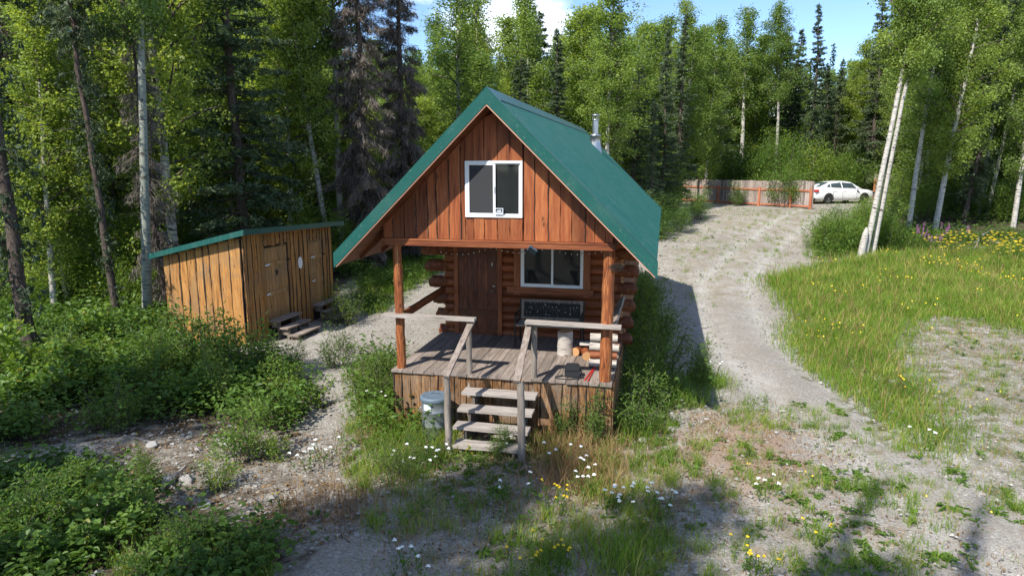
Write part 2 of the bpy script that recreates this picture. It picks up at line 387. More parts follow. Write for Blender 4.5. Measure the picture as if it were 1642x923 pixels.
c = mixc(nt, math_(nt, 'MULTIPLY', attr(nt, 'rough'), ramp(nt, n1, [(.42, 0.), (.6, .75)])), c, ramp(nt, n2, [(.3, (.17,.13,.09)), (.7, (.36,.31,.23))]))
c = mixc(nt, math_(nt, 'MULTIPLY', brk(attr(nt, 'red')), .6), c, mixc(nt, n2, (.26,.15,.09), (.42,.28,.19)))
c = mixc(nt, brk(attr(nt, 'grass')), c, gsoil)
c = mixc(nt, brk(attr(nt, 'litter'), .3, .55), c, soil)
hh = math_(nt, 'ADD', math_(nt, 'MULTIPLY', vor(38, 'Distance'), -.6), n3)
princ(nt, out, c, .93, 0, .15, bump(nt, math_(nt, 'ADD', hh, math_(nt, 'MULTIPLY', n2, .8)), .75, .03))
M['ground'] = m
ground = g.build('ground', m, smooth=True); tag(ground, kind='structure')
for nm, arr in (('grass', grassm), ('litter', litm), ('red', redm), ('track', trk), ('rough', np.clip(soft(X, Y, DRIVEROUGH, .6), 0, 1)*np.clip(1-trk, 0, 1))):
    a = ground.data.attributes.new(nm, 'FLOAT', 'POINT'); a.data.foreach_set('value', arr.ravel().astype(np.float32))
# ------------------------------------------------------------------ CABIN
YAW = R_(12.4); CO = (-1.995, 11.147, 0.0); DK = .95
UU = np.array([math.cos(YAW), -math.sin(YAW), 0]); VV = np.array([math.sin(YAW), math.cos(YAW), 0])
def cw(u, v, z=0): return tuple(np.array(CO)+UU*u+VV*v+np.array([0, 0, z]))
cabin = thing('log_cabin', 'log cabin with a steep green metal roof and a front porch on vertical slab skirting', 'cabin', CO, -YAW)
RU, RS = 1.755, .985
ZI = lambda u: 5.21-RS*abs(u-RU)
ZO = lambda u: 5.425-RS*abs(u-RU)
rr = random.Random(11)
# gable wall of vertical boards, open where the window sits
def boardwall(mb, spans, zb, ztop, v0, v1, holes=(), w=(.13, .22), bark=.55, gap=.006, mib=1, axis=1):
    """vertical boards side by side; holes = (u0,u1,z0,z1); a board meets each hole with a butt end"""
    for (a, b) in spans:
        u = a
        while u < b-.02:
            ww = min(rr.uniform(*w), b-u)
            if b-(u+ww) < .05: ww = b-u
            tn = rr.uniform(.0, 1.); off = rr.uniform(0, .012)
            cuts = [(u, u+ww, zb, None)]
            for h in holes:
                new = []
                for (p, q, s, e) in cuts:
                    if q <= h[0]+.001 or p >= h[1]-.001 or s >= h[3]: new.append((p, q, s, e)); continue
                    if p < h[0]: new.append((p, h[0], s, e)); p = h[0]
                    if q > h[1]: new.append((h[1], q, s, e)); q = h[1]
                    new.append((p, q, s, h[2])); new.append((p, q, h[3], e))
                cuts = new
            for (p, q, s, e) in cuts:
                if q-p < .015: continue
                g2 = gap/2
                t0 = ztop(p+g2) if e is None else e; t1 = ztop(q-g2) if e is None else e
                n = 6; L = []; Rr = []
                for i in range(n+1):
                    f = i/n
                    L.append((p+g2+(rr.uniform(-.003, .007) if 0 < i < n else 0), s+(t0-s)*f))
                    Rr.append((q-g2-(rr.uniform(-.003, .007) if 0 < i < n else 0), s+(t1-s)*f))
                if min(t0, t1)-s < .03: continue
                vv = []; ff = []
                for i in range(n+1):
                    (lu, lz), (ru, rz) = L[i], Rr[i]
                    for (x, y, z) in ((lu, v0-off, lz), (ru, v0-off, rz), (ru, v1, rz), (lu, v1, lz)):
                        vv.append((x, y, z) if axis == 1 else (y, x, z))
                    if i:
                        k = 4*i; ff += [(k-4+j, k-4+(j+1) % 4, k+(j+1) % 4, k+j) for j in range(4)]
                ff += [(3,2,1,0), (4*n, 4*n+1, 4*n+2, 4*n+3)]
                mb.add(vv, ff, 0, tn)
                if e is None and not holes_hit(u, holes) and rr.random() < bark and t0-s > .3:
                    pts = [(p+rr.uniform(-.008, .008), v0-.006-off*.5, s+.01+(t0-.06-s)*i/9) for i in range(10)]
                    if axis == 0: pts = [(y, x, z) for x, y, z in pts]
                    mb.tube(pts, [rr.uniform(.004, .014) for _ in pts], 5, mib, tone=rr.uniform(.2, .9))
            u += ww
def holes_hit(u, holes): return any(h[0]-.03 < u < h[1]+.03 for h in holes)
UW = (1.29, 2.215, 3.53, 4.41)   # upper window opening
gw = MB(); boardwall(gw, [(-.11, 3.62)], 3.175, lambda u: ZI(u)-.004, 0, .04, [UW])
gw.box((-.10, .045, 3.18), (1.28, .06, 3.37), 2); gw.prism([(-.1, 3.37), (3.61, 3.37), (RU+.4, ZI(RU+.4)-.05), (RU, 5.14), (RU-.4, ZI(RU-.4)-.05)], 1, .046, .062, 2)
o = fixn(gw.build('gable_wall', [M['siding'], M['bark'], M['interior']], cabin))
o = MB().prism([(-.1, 3.2), (3.6, 3.2), (3.6, ZI(3.6)-.01), (RU, 5.19), (-.1, ZI(-.1)-.01)], 1, 11.5, 11.56, 0).build('rear_gable_wall', M['siding'], cabin)
# beam, porch ceiling, side plates
b = MB(); b.bar((-.13, .0, 3.115), (3.64, .0, 3.115), .11, .11, (0, 1, 0), seg=10, jit=.004, rng=rr, tone=.4)
b.bar((-.05, -.058, 3.16), (3.62, -.058, 3.16), .012, .03, (0, 1, 0), tone=.8)
fixn(b.build('porch_beam', M['log_x'], cabin))
b = MB()
for k in range(17): b.box((-.1+k*.218, .07, 3.10), (-.1+k*.218+.212, 2.66, 3.125), tone=rr.uniform(.2, .7))
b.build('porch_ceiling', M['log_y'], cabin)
b = MB(); b.box((-.13, .06, 3.06), (-.04, 11.6, ZI(-.085)-.03), tone=.4); b.box((3.55, .06, 3.06), (3.64, 11.6, ZI(3.6)-.03), tone=.4)
b.build('wall_plates', M['log_y'], cabin)
# roof
roofw = MB()
V0, V1 = -.43, 11.9; EL, ER = RU-2.50, RU+2.50
for s, E_ in ((-1, EL), (1, ER)):
    roofw.prism([(RU, ZI(RU)), (E_, ZI(E_)), (E_, ZO(E_)-.03), (RU, ZO(RU)-.03)], 1, V0, V1, 0, .5)
for k in range(13):   # rafters under the overhang
    vv_ = .3+k*.93
    for s in (-1, 1):
        e = RU+s*2.44; a = RU+s*1.9
        roofw.prism([(a, ZI(a)-.11), (e, ZI(e)-.07), (e, ZI(e)-.002), (a, ZI(a)-.002)], 1, vv_, vv_+.05, 0, .3)
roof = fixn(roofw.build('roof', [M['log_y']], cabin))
rm = MB()
st = []; v_ = V0
while v_ < V1-.01:
    for dv, dz in ((0, 0), (.035, 0), (.05, .03), (.08, .03), (.095, 0)):
        if v_+dv <= V1: st.append((v_+dv, dz))
    v_ += .125
st.append((V1, 0))
for s in (-1, 1):
    us = [RU+s*2.53*k/12 for k in range(13)]
    vv_ = np.array([[(u, a, ZO(u)-.004+dz) for a, dz in st] for u in us]).reshape(-1, 3); n = len(st)
    i = np.arange(12)[:, None]*n; j = np.arange(n-1)[None]
    rm.add(vv_, np.stack([i+j, i+j+1, i+n+j+1, i+n+j], -1).reshape(-1, 4), 0)
    rm.add(vv_-np.array([0, 0, .012]), np.stack([i+j+1, i+j, i+n+j, i+n+j+1], -1).reshape(-1, 4), 0)
    for du in (.35, 1.05, 1.75, 2.3):
        v_ = V0+.235
        while v_ < V1:
            u = RU+s*(du+rr.uniform(-.008, .008)); z = ZO(u)+.002
            if rr.random() < .86: rm.lathe([(.018, 0), (.015, .010), (.0, .013)], (u, v_-.046, z), 6, 1)
            v_ += .23
mr = rm.build('metal_sheet', [M['roof'], M['galv']], roof)
tr = MB()
for s in (-1, 1):
    E_ = RU+s*2.545
    for (va, vb) in ((V0-.022, V0-.001),):
        tr.prism([(RU, ZI(RU)+.015), (E_, ZI(E_)+.015), (E_, ZO(E_)+.025), (RU, ZO(RU)+.025)], 1, va, vb)
    for (va, vb) in ((V0-.022, V0+.13),):
        tr.prism([(RU, ZO(RU)+.026), (E_, ZO(E_)+.026), (E_, ZO(E_)+.036), (RU, ZO(RU)+.036)], 1, va, vb)
    # folded lip down the inner side of the flange
    tr.prism([(RU, ZO(RU)+.0), (E_, ZO(E_)+.0), (E_, ZO(E_)+.036), (RU, ZO(RU)+.036)], 1, V0+.131, V0+.137)
fixn(tr.build('rake_trim', M['roof'], roof))
tr = MB()
for s in (-1, 1):
    E_ = RU+s*2.545
    tr.prism([(RU, ZI(RU)+.015), (E_, ZI(E_)+.015), (E_, ZO(E_)+.025), (RU, ZO(RU)+.025)], 1, V1+.001, V1+.022)
    tr.prism([(RU, ZO(RU)+.026), (E_, ZO(E_)+.026), (E_, ZO(E_)+.036), (RU, ZO(RU)+.036)], 1, V1-.13, V1+.022)
fixn(tr.build('rake_trim', M['roof'], roof))
tr = MB()
for s in (-1, 1):
    E_ = RU+s*2.51
    tr.prism([(RU, ZI(RU)-.012), (E_, ZI(E_)-.012), (E_, ZI(E_)+.013), (RU, ZI(RU)+.013)], 1, V0-.012, V0+.02)
fixn(tr.build('rake_board', M['skinwood'], roof))
rc = MB()
for s in (-1, 1):
    e = RU+s*.17
    rc.prism([(RU, ZO(RU)+.037), (e, ZO(e)+.03), (e, ZO(e)+.036), (RU, ZO(RU)+.046)], 1, V0-.025, V1+.025)
fixn(rc.build('ridge_cap', M['roof'], roof))
# stove pipe through the right slope near the back
px_, py_ = 2.36, 9.7; pz = ZO(2.36)
sp = MB(); sp.lathe([(.085, -.25), (.085, .74)], (px_, py_, pz), 20); pipe = fixn(sp.build('stove_pipe', M['metal'], cabin, True))
fl = MB(); fl.lathe([(.25, -.28), (.16, .12), (.15, .30), (.165, .31), (.16, .34), (.085, .37)], (px_, py_, pz), 20); fixn(fl.build('flashing', M['metal'], pipe, True))
cp = MB(); cp.lathe([(.0, .93), (.12, .90), (.12, .87), (.0, .86)], (px_, py_, pz), 20)
cp.lathe([(.10, .74), (.11, .76), (.10, .78), (.085, .78), (.085, .74)], (px_, py_, pz), 20)
for k in range(4):
    a = k*math.pi/2+.4; cp.tube([(px_+.09*math.cos(a), py_+.09*math.sin(a), pz+.76), (px_+.09*math.cos(a), py_+.09*math.sin(a), pz+.88)], .008, 5)
fixn(cp.build('pipe_cap', M['metal'], pipe, True))
# windows
def window(u0, u1, z0, z1, v, screen, name='window', fw=.036):
    f = MB(); d0, d1 = v-.03, v+.03
    f.box((u0, d0, z1-fw), (u1, d1, z1)); f.box((u0, d0, z0), (u1, d1, z0+fw))
    f.box((u0, d0, z0+fw), (u0+fw, d1, z1-fw)); f.box((u1-fw, d0, z0+fw), (u1, d1, z1-fw))
    w = fixn(f.build(name, M['white'], cabin))
    um = (u0+u1)/2; s = MB(); e0 = v-.022
    for (a, b_, y) in ((u0+fw, um+.03, e0), (um-.025, u1-fw, v+.004)):
        t = .03 if y == e0 else .02; y1 = y+.02
        s.box((a, y, z1-fw-t), (b_, y1, z1-fw)); s.box((a, y, z0+fw), (b_, y1, z0+fw+t))
        s.box((a, y, z0+fw+t), (a+t, y1, z1-fw-t)); s.box((b_-t*1.3, y, z0+fw+t), (b_, y1, z1-fw-t))
    s.tube([(um+.012, v-.034, (z0+z1)/2-.05), (um+.012, v-.034, (z0+z1)/2+.05)], .009, 6)
    fixn(s.build('sash', M['white'], w))
    gl = MB(); gl.box((um+.02, v+.012, z0+fw+.02), (u1-fw-.005, v+.018, z1-fw-.02)); gl.box((u0+fw+.03, v-.008, z0+fw+.03), (um, v-.004, z1-fw-.03)); gl.build('glass', M['glass'], w)
    if screen:
        MB().box((u0+fw+.04, v-.019, z0+fw+.04), (um-.02, v-.016, z1-fw-.04)).build('insect_screen', M['screen'], w)
    return w
window(UW[0]+.004, UW[1]-.004, UW[2]+.004, UW[3]-.004, .0, True)
# lower storey : horizontal logs, alternate ones running past the corner
LW = (1.64, 2.875, 1.965, 2.87); DR = (.355, 1.165)
lw = MB(); ends = []
WV = 2.76; k = 0; z = .98
ext = {0: .1, 1: .16, 2: .22, 3: .3, 4: .38, 5: .46, 6: .55, 7: .62}
zs = []
while z < 3.08:
    r = .095+rr.uniform(-.008, .006); zs.append(z)
    spans = [(.06, DR[0]-.09), (DR[1]+.09, LW[0]-.14 if LW[2]-.14 < z < LW[3]+.2 else 3.6)]
    if LW[2]-.14 < z < LW[3]+.2: spans.append((LW[1]+.14, 3.6))
    for (a, b_) in spans:
        n = 8; lw.tube([(a+(b_-a)*i/n, WV, z+rr.uniform(-.004, .004)) for i in range(n+1)], [r+rr.uniform(-.004, .004) for _ in range(n+1)], 12, 0, True, rr.uniform(.2, .9), 1)
    if k % 2 == 0:
        p = ext[min(7, k//2)]; ends.append((z, p))
    k += 1; z += .168
lw.box((.06, WV-.03, .9), (DR[0]-.08, WV+.03, 3.1), 2); lw.box((DR[1]+.08, WV-.03, .9), (3.6, WV+.03, LW[2]-.04), 2); lw.box((DR[0]-.08, WV+.031, .9), (3.6, WV+.06, 3.1), 2)
wall = fixn(lw.build('log_wall', [M['log_x'], M['logend'], M['interior']], cabin, True))
for z, p in ends:
    for s in (-1, 1):
        e = MB(); u0 = .1 if s < 0 else 3.55; u1 = -p if s < 0 else 3.66+min(.36, p*.3+.16)
        m_ = u0+(u1-u0)*.75
        e.tube([(u0, WV, z), (m_, WV, z-.005), (u1-.07*(u1-u0)/abs(u1-u0)*1, WV, z-.035), (u1, WV, z-.05)], [.12, .130, .105, .07], 12, 0, True, rr.uniform(.1, .6), 1)
        fixn(e.build('log_end', [M['log_y'], M['logend']], wall, True))
for (uc, nm) in ((.1, 'side_log_wall'), (3.57, 'side_log_wall')):
    sw = MB()
    z = .90
    k = 0
    while z < 3.1:
        f0 = WV-.04
        sw.tube([(uc, f0+(11.5-f0)*i/10, z) for i in range(11)], [.098+rr.uniform(-.005, .005) for _ in range(11)], 10, 0, True, rr.uniform(.2, .8), 1)
        z += .168; k += 1
    sw.box((uc-.03, 2.7, .2), (uc+.03, 11.5, .9), 0, .3)
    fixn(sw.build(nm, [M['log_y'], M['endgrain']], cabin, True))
rl = MB(); z = .9
while z < 3.15:
    rl.tube([(0, 11.5, z), (3.65, 11.5, z)], .098, 8, tone=rr.random()); z += .168
fixn(rl.build('rear_log_wall', M['log_x'], cabin, True))
window(LW[0], LW[1], LW[2], LW[3], WV-.10, False)
tb = MB()
for (a, b_) in (((LW[0]-.14, WV-.13, 1.8), (LW[0]-.004, WV-.04, 3.02)), ((LW[1]+.004, WV-.13, 1.8), (LW[1]+.14, WV-.04, 3.02))): tb.box(a, b_, 0, .35)
tb.box((LW[0]-.28, WV-.15, LW[2]-.13), (LW[1]+.2, WV-.04, LW[2]-.012), 1, .8)
tb.box((LW[0]-.003, WV-.12, LW[3]+.004), (LW[1]+.003, WV-.05, 3.02), 1, .3)
tb.build('window_casing', [M['siding'], M['log_x']], cabin)
# door
dm = MB(); u = DR[0]
while u < DR[1]-.01:
    dm.box((u+.002, WV-.13, .975), (u+.2, WV-.085, 2.70), 0, rr.uniform(.3, .8)); u += .2025
dm.box((DR[0]+.01, WV-.15, 1.36), (DR[1]-.01, WV-.131, 1.46), 0, .3); dm.box((DR[0]+.01, WV-.15, 2.50), (DR[1]-.01, WV-.131, 2.6), 0, .25)
door = dm.build('door', M['doorwood'], cabin)
h = MB(); h.tube([(1.10, WV-.14, 1.86), (1.10, WV-.19, 1.86), (1.03, WV-.19, 1.86)], .011, 6); 
lk = MB(); lk.lathe([(.0, 0), (.03, 0), (.03, .02), (0, .02)], (1.10, WV-.16, 1.95), 10); fixn(lk.build('door_lock', M['metal'], door))
fixn(h.build('door_handle', M['metal'], door))
MB().box((1.05, WV-.155, 2.36), (1.075, WV-.131, 2.43)).build('door_latch', M['metal'], door)
fr = MB(); fr.box((DR[0]-.09, WV-.14, .955), (DR[0]-.004, WV-.03, 2.99), 0, .45); fr.box((DR[1]+.004, WV-.14, .955), (DR[1]+.09, WV-.03, 2.99), 0, .45)
fr.box((DR[0]-.003, WV-.135, 2.71), (DR[1]+.003, WV-.04, 2.99), 0, .25); fr.box((DR[0]-.003, WV-.16, .955), (DR[1]+.003, WV-.08, .972), 0, .2)
fr.build('door_frame', M['siding'], cabin)
# deck
dk = MB(); u = -.03
while u < 3.66:
    w = rr.uniform(.165, .20); w = min(w, 3.69-u); j = rr.uniform(0, .03)
    dk.bar((u+w/2, -.04-j, DK-.02+rr.uniform(-.003, .003)), (u+w/2, 2.72, DK-.02), w-.009, .04, (1, 0, 0), tone=rr.uniform(.25, .95), seg=4, jit=.002, rng=rr); u += w
deck = fixn(dk.build('porch_deck', M['grey_y'], cabin))
ds = MB(); ds.box((.02, .02, .76), (3.64, .06, .905)); ds.box((.02, 2.6, .3), (3.64, 2.64, .905)); ds.box((.0, .06, .84), (3.64, 2.6, .9))
for uu in (.1, 1.25, 2.5, 3.55): ds.box((uu-.07, .07, -.1), (uu+.07, .2, .84))
ds.build('deck_framing', M['grey_z'], cabin)
sk = MB(); gv = lambda a: (lambda u: a)
def skirt_front(a, b_, zb):
    u = a
    while u < b_-.02:
        w = min(rr.uniform(.11, .19), b_-u); 
        if b_-(u+w) < .05: w = b_-u
        zt = DK-.045+rr.uniform(-.012, .004)
        sk.bar((u+w/2, -.012-rr.uniform(0, .012), zb+rr.uniform(-.04, .03)), (u+w/2, -.012, zt), w-.007, .024, (1, 0, 0), tone=rr.uniform(.15, .95), seg=5, jit=.007, rng=rr)
        if rr.random() < .65:
            pts = [(u+rr.uniform(-.01, .01), -.03, zb+.02+(zt-zb-.03)*i/6) for i in range(7)]
            sk.tube(pts, [rr.uniform(.006, .018) for _ in pts], 5, 1, tone=rr.uniform(.3, 1))
        u += w
skirt_front(0, 1.26, -.06); skirt_front(2.52, 3.66, -.08)
u = 1.27
while u < 2.5:
    w = min(.15, 2.51-u); sk.bar((u+w/2, -.005, .0), (u+w/2, -.005, DK-.045), w-.01, .02, (1, 0, 0), tone=rr.uniform(.1, .6), seg=4, jit=.005, rng=rr); u += w
v_ = 0.0
while v_ < 2.6:
    w = rr.uniform(.12, .19)
    for uu in (-.012, 3.675):
        sk.bar((uu, v_+w/2, -.08), (uu, v_+w/2, DK-.045), w-.007, .024, (0, 1, 0), tone=rr.uniform(.1, .8), seg=4, jit=.006, rng=rr)
    v_ += w
fixn(sk.build('skirting', [M['skirt'], M['bark']], cabin))
# posts
def logpost(u, v, z0, z1, r, nm, mat, lean=0, seed=0, rot=0):
    q = random.Random(seed); n = 14; p = MB()
    p.tube([(u+lean*i/n+q.uniform(-.006, .006), v+q.uniform(-.005, .005), z0+(z1-z0)*i/n) for i in range(n+1)], [r*(1-.12*i/n)*q.uniform(.95, 1.05) for i in range(n+1)], 14, 0, True, .6, 1, .02, q)
    return fixn(p.build(nm, [M[mat], M['endgrain']], cabin, True))
logpost(.10, .10, .955, 3.06, .082, 'porch_post', 'post', -.02, 1); logpost(3.54, .12, .955, 3.06, .100, 'porch_post', 'post', .02, 2)
logpost(1.31, .035, .55, 1.855, .052, 'rail_post', 'grey_z', -.0, 3); logpost(2.40, .035, .55, 1.855, .052, 'rail_post', 'grey_z', 0, 4)
logpost(1.30, -1.1, -.08, 1.25, .055, 'newel_post', 'grey_z', -.01, 5); logpost(2.44, -1.1, -.08, 1.27, .060, 'newel_post', 'grey_z', -.03, 6)
def rail(p0, p1, w, t, wd, mat, tone=.7, jit=.004):
    return fixn(MB().bar(p0, p1, w, t, wd, 0, tone, 8, jit, rr).build('handrail', M[mat], cabin))
rail((-.16, -.02, 1.885), (1.44, -.02, 1.88), .16, .045, (0, 1, 0), 'grey_x', .9)
rail((2.27, -.02, 1.885), (3.78, -.02, 1.87), .17, .045, (0, 1, 0), 'grey_x', .95)
rail((1.37, .06, 1.855), (1.30, -1.17, 1.262), .095, .04, (1, 0, 0), 'grey_y', .75)
rail((2.32, .06, 1.855), (2.37, -1.17, 1.262), .10, .04, (1, 0, 0), 'grey_y', .85)
rail((.10, .10, 1.83), (.10, 2.50, 1.88), .13, .05, (0, 0, 1), 'log_y', .4)
rail((3.62, .15, 1.79), (3.64, 2.45, 1.84), .14, .045, (.8, 0, .6), 'grey_y', .9)
# stairs
stp = MB(); strs = cabin
ss = [MB(), MB()]
for i in range(4):
    z = .755-.195*i; vf = -.36-.25*i
    t = MB().bar((1.29 if i < 3 else 1.36, vf+.13, z-.022), (2.50-.015*i, vf+.13+rr.uniform(-.01, .01), z-.022+rr.uniform(-.004, .004)), .27, .045, (0, 1, 0), 0, rr.uniform(.7, 1), 8, .005, rr)
    fixn(t.build('stair_tread', M['grey_x'], cabin))
for uu in (1.48, 2.30):
    s_ = MB()
    pr = [(-1.12, -.1), (-.03, -.1), (-.03, .70)]
    for i in range(4):
        z = .708-.195*i; vf = -.35-.25*i
        pr += [(-.03 if i == 0 else vf+.25, z), (vf+.02, z)] if i == 0 else [(vf+.27, z), (vf+.02, z)]
    fixn(s_.prism([p for k, p in enumerate(pr) if k != 2], 0, uu-.02, uu+.02, 0, .15).build('stair_stringer', M['grey_z'], cabin))
for i in range(4):
    z = .708-.195*i
    q = MB(); q.box((1.43, -.30-.25*i, z-.195), (1.46, -.22-.25*i, z-.002), 0, .4); 

# ------------------------------------------------------------------ PORCH PROPS (things that rest on or hang from the cabin)
def P(name, label, cat, u, v, z, rot=0, group=None): return thing(name, label, cat, cw(u, v, z), -YAW+rot, group)
# string of small lights
cord = MB(); t = P('string_lights', 'string of tiny clear bulbs drooping above the porch door and window', 'string lights', 0, 2.42, 0)
pts = []; nb = 30
for i in range(nb+1):
    u = -.05+3.4*i/nb; ph = (i % 10)/10; pts.append((u, 0, 2.78-.10*math.sin(math.pi*ph)+(0 if u > 1.3 else -.10+.076*u)))
fixn(cord.tube(pts, .003, 4).build('cord', M['iron'], t))
bm_ = MB().lathe([(0, -.026), (.008, -.022), (.011, -.012), (.007, 0), (0, .003)], (0, 0, 0), 8).mesh('bulb', M['bulb'], True)
for p_ in pts[1:]:
    o = bpy.data.objects.new('bulb', bm_); col.objects.link(o); o.parent = t; o.location = (p_[0], 0, p_[2]-.005)
# floodlight on the beam
t = P('flood_lamp', 'small blue grey lamp hung under the porch beam above the lower window', 'lamp', 2.39, -.10, 3.06, .25)
b = MB(); b.box((-.07, -.05, -.04), (.07, -.02, .045)); o = b.build('casing', M['lampblue'], t); o.rotation_euler = (R_(25), R_(35), 0)
b = MB(); b.box((-.06, -.056, -.03), (.06, -.051, .035)); o = b.build('lens', M['glass'], t); o.rotation_euler = (R_(25), R_(35), 0)
MB().tube([(0, -.03, 0), (0, .04, .04)], .012, 6).build('bracket', M['iron'], t)
# wire coil
t = MB(); q = random.Random(3)
for k in range(6):
    a = np.linspace(0, 2*math.pi, 22); rx = .10+q.uniform(-.015, .015); rz = .03+q.uniform(-.01, .01); cx, cz = q.uniform(-.02, .02), q.uniform(-.03, .03)
    t.tube(np.stack([cx+rx*np.cos(a), -.01+.03*np.sin(a)-.005*k, cz+rz*np.sin(a+.3)], -1), .004, 5, cap=False)
o = t.build('wire_coil', M['iron'], None, True, cw(3.68, .02, 2.80), -YAW); tag(o, 'coil of dark wire hung on the thick sunlit porch post', 'wire')
# gadget behind the upper window
t = P('desk_gadget', 'small pale boxy gadget standing on the upper window sill', 'gadget', 1.845, -.035, 3.635)
b = MB(); b.box((-.065, -.012, -.055), (.065, .012, .045)); b.build('case', M['label'], t)
b = MB(); b.box((-.052, -.0165, -.02), (.052, -.0125, .035)); b.build('display', M['black'], t)
b = MB(); b.add([(-.045, -.019, -.012), (-.012, -.019, .02), (.0, -.019, .006), (.02, -.019, .024), (.046, -.019, -.012)], (0, 1, 2, 3, 4)); b.build('mountain_mark', M['label'], t)
MB().box((-.055, -.010, -.062), (.055, .010, -.0555)).build('foot', M['black'], t)
# bench
t = P('porch_bench', 'dark cast metal bench with a leafy lattice back against the log wall', 'bench', 1.70, 2.26, DK)
W_ = 1.24
for x in (0, W_):
    b = MB(); q = .018
    b.tube([(x, -.42, 0), (x, -.40, .40), (x, -.43, .60), (x, -.30, .64), (x, .0, .62)], q, 6); b.tube([(x, .08, 0), (x, .02, .40), (x, .10, .82)], q, 6); b.tube([(x, -.40, .40), (x, .02, .38)], q, 6)
    a = np.linspace(0, 6.28, 16); b.tube(np.stack([np.full(16, x), -.2+.09*np.cos(a), .51+.08*np.sin(a)], -1), .01, 5, cap=False)
    b.build('end_frame', M['iron'], t, True)
b = MB()
for k in range(6): b.bar((.01, -.40+.075*k, .42), (W_-.01, -.40+.075*k, .42), .06, .022, (0, 1, 0), tone=.5+.06*k)
fixn(b.build('seat', M['grey_x'], t))
b = MB(); f0 = (.03, .065, .46); 
b.bar((.02, .10, .80), (W_-.02, .10, .80), .055, .03, (0, 0, 1), tone=.5); b.bar((.02, .05, .47), (W_-.02, .05, .47), .05, .03, (0, 0, 1), tone=.5)
b.bar((.045, .053, .49), (.045, .097, .78), .05, .03, (1, 0, 0), tone=.5); b.bar((W_-.045, .053, .49), (W_-.045, .097, .78), .05, .03, (1, 0, 0), tone=.5)
fixn(b.build('back_frame', M['grey_z'], t))
b = MB(); b.add([(.07, .080, .49), (W_-.07, .080, .49), (W_-.07, .112, .78), (.07, .112, .78)], (0, 1, 2, 3), 0)
q = random.Random(8)
for k in range(15):
    x0 = .1+k*.074; a = np.linspace(0, 4.5, 12); r = np.linspace(.045, .008, 12); zc = .56+.14*(k % 2)
    b.tube(np.stack([x0+r*np.cos(a), .07+(zc-.5)*.11+0*a, zc+r*np.sin(a)], -1), .006, 4)
for k in range(46):
    x0 = q.uniform(.1, W_-.1); zc = q.uniform(.51, .76); y0 = .062+(zc-.49)*.11; s = q.uniform(.008, .017); an = q.uniform(0, 3.1); c_, s_ = math.cos(an), math.sin(an)
    b.add([(x0-s*c_, y0, zc-s*s_), (x0-.4*s*s_*-1, y0-.003, zc-.4*s*c_), (x0+s*c_, y0, zc+s*s_), (x0-.4*s*s_, y0-.003, zc+.4*s*c_)], (0, 1, 2, 3), 1)
b.build('back_panel', [M['iron'], M['label']], t)
# chopping block and firewood
def logmesh(L, r, seed, bark='birchlog', split=False):
    q = random.Random(seed); b = MB(); n = 6
    if split:
        pr = [(math.cos(a)*r*q.uniform(.85, 1.1), math.sin(a)*r*q.uniform(.85, 1.1)) for a in np.linspace(0, math.pi, 7)]+[(-.2*r, -.25*r)]
        b.prism(pr, 0, -L/2, L/2, 0, .5)
    else:
        b.tube([(-L/2+L*i/n, q.uniform(-.003, .003), q.uniform(-.003, .003)) for i in range(n+1)], [r*q.uniform(.95, 1.05) for _ in range(n+1)], 14, 0, True, .5, 1, .02, q)
    return b
st_ = MB(); q = random.Random(5)
st_.tube([(q.uniform(-.004, .004), q.uniform(-.004, .004), .44*i/8) for i in range(9)], [.150, .148, .143, .140, .141, .138, .137, .139, .138], 20, 0, True, .5, 1, .015, q)
o = fixn(st_.build('chopping_block', [M['birchlog'], M['endgrain']], None, True, cw(2.70, 1.50, DK), -YAW)); tag(o, 'upright white birch log round standing alone on the porch deck', 'log')
logs = [
 ((3.44, .83, DK+.075), .46, .072, 0.03, 'birchlog', 0, 'white birch log at the bottom front of the firewood stack'),
 ((3.44, .98, DK+.075), .44, .07, -.05, 'log_x', 0, 'brown log at the bottom back of the firewood stack'),
 ((3.45, .85, DK+.212), .45, .066, .06, 'log_x', 0, 'reddish brown log in the second layer of the firewood stack'),
 ((3.43, 1.00, DK+.215), .44, .07, 0, 'log_x', 1, 'dark split log at the back of the second layer of the firewood stack'),
 ((3.46, .86, DK+.35), .50, .072, -.04, 'birchlog', 0, 'white birch log in the third layer of the firewood stack'),
 ((3.60, .93, DK+.355), .22, .05, .5, 'log_x', 0, 'short cut log end poking out past the firewood stack'),
 ((3.44, .96, DK+.49), .46, .07, .05, 'birchlog', 0, 'paper white birch log on the very top of the firewood stack'),
 ((2.96, 1.62, DK+.075), .36, .075, 1.2, 'log_x', 0, 'brown log leaning beside the upright birch round'),
 ((3.14, 1.62, DK+.07), .34, .066, .2, 'log_x', 1, 'split brown log lying behind the loose round log on the deck'),
 ((3.10, 1.36, DK+.08), .34, .082, 1.75, 'log_x', 0, 'loose round brown log with a pale sawn face on the deck'),
 ((3.13, 1.50, DK+.21), .33, .055, .15, 'birchlog', 1, 'pinkish split log resting across the two loose deck logs'),
]
for i, (p_, L, r, a, mt, spl, lb) in enumerate(logs):
    o = fixn(logmesh(L, r, 40+i, mt, spl).build('firewood_log', [M[mt], M['endgrain']], None, not spl, cw(*p_), -YAW+a)); tag(o, lb, 'log', 'firewood logs on the porch')
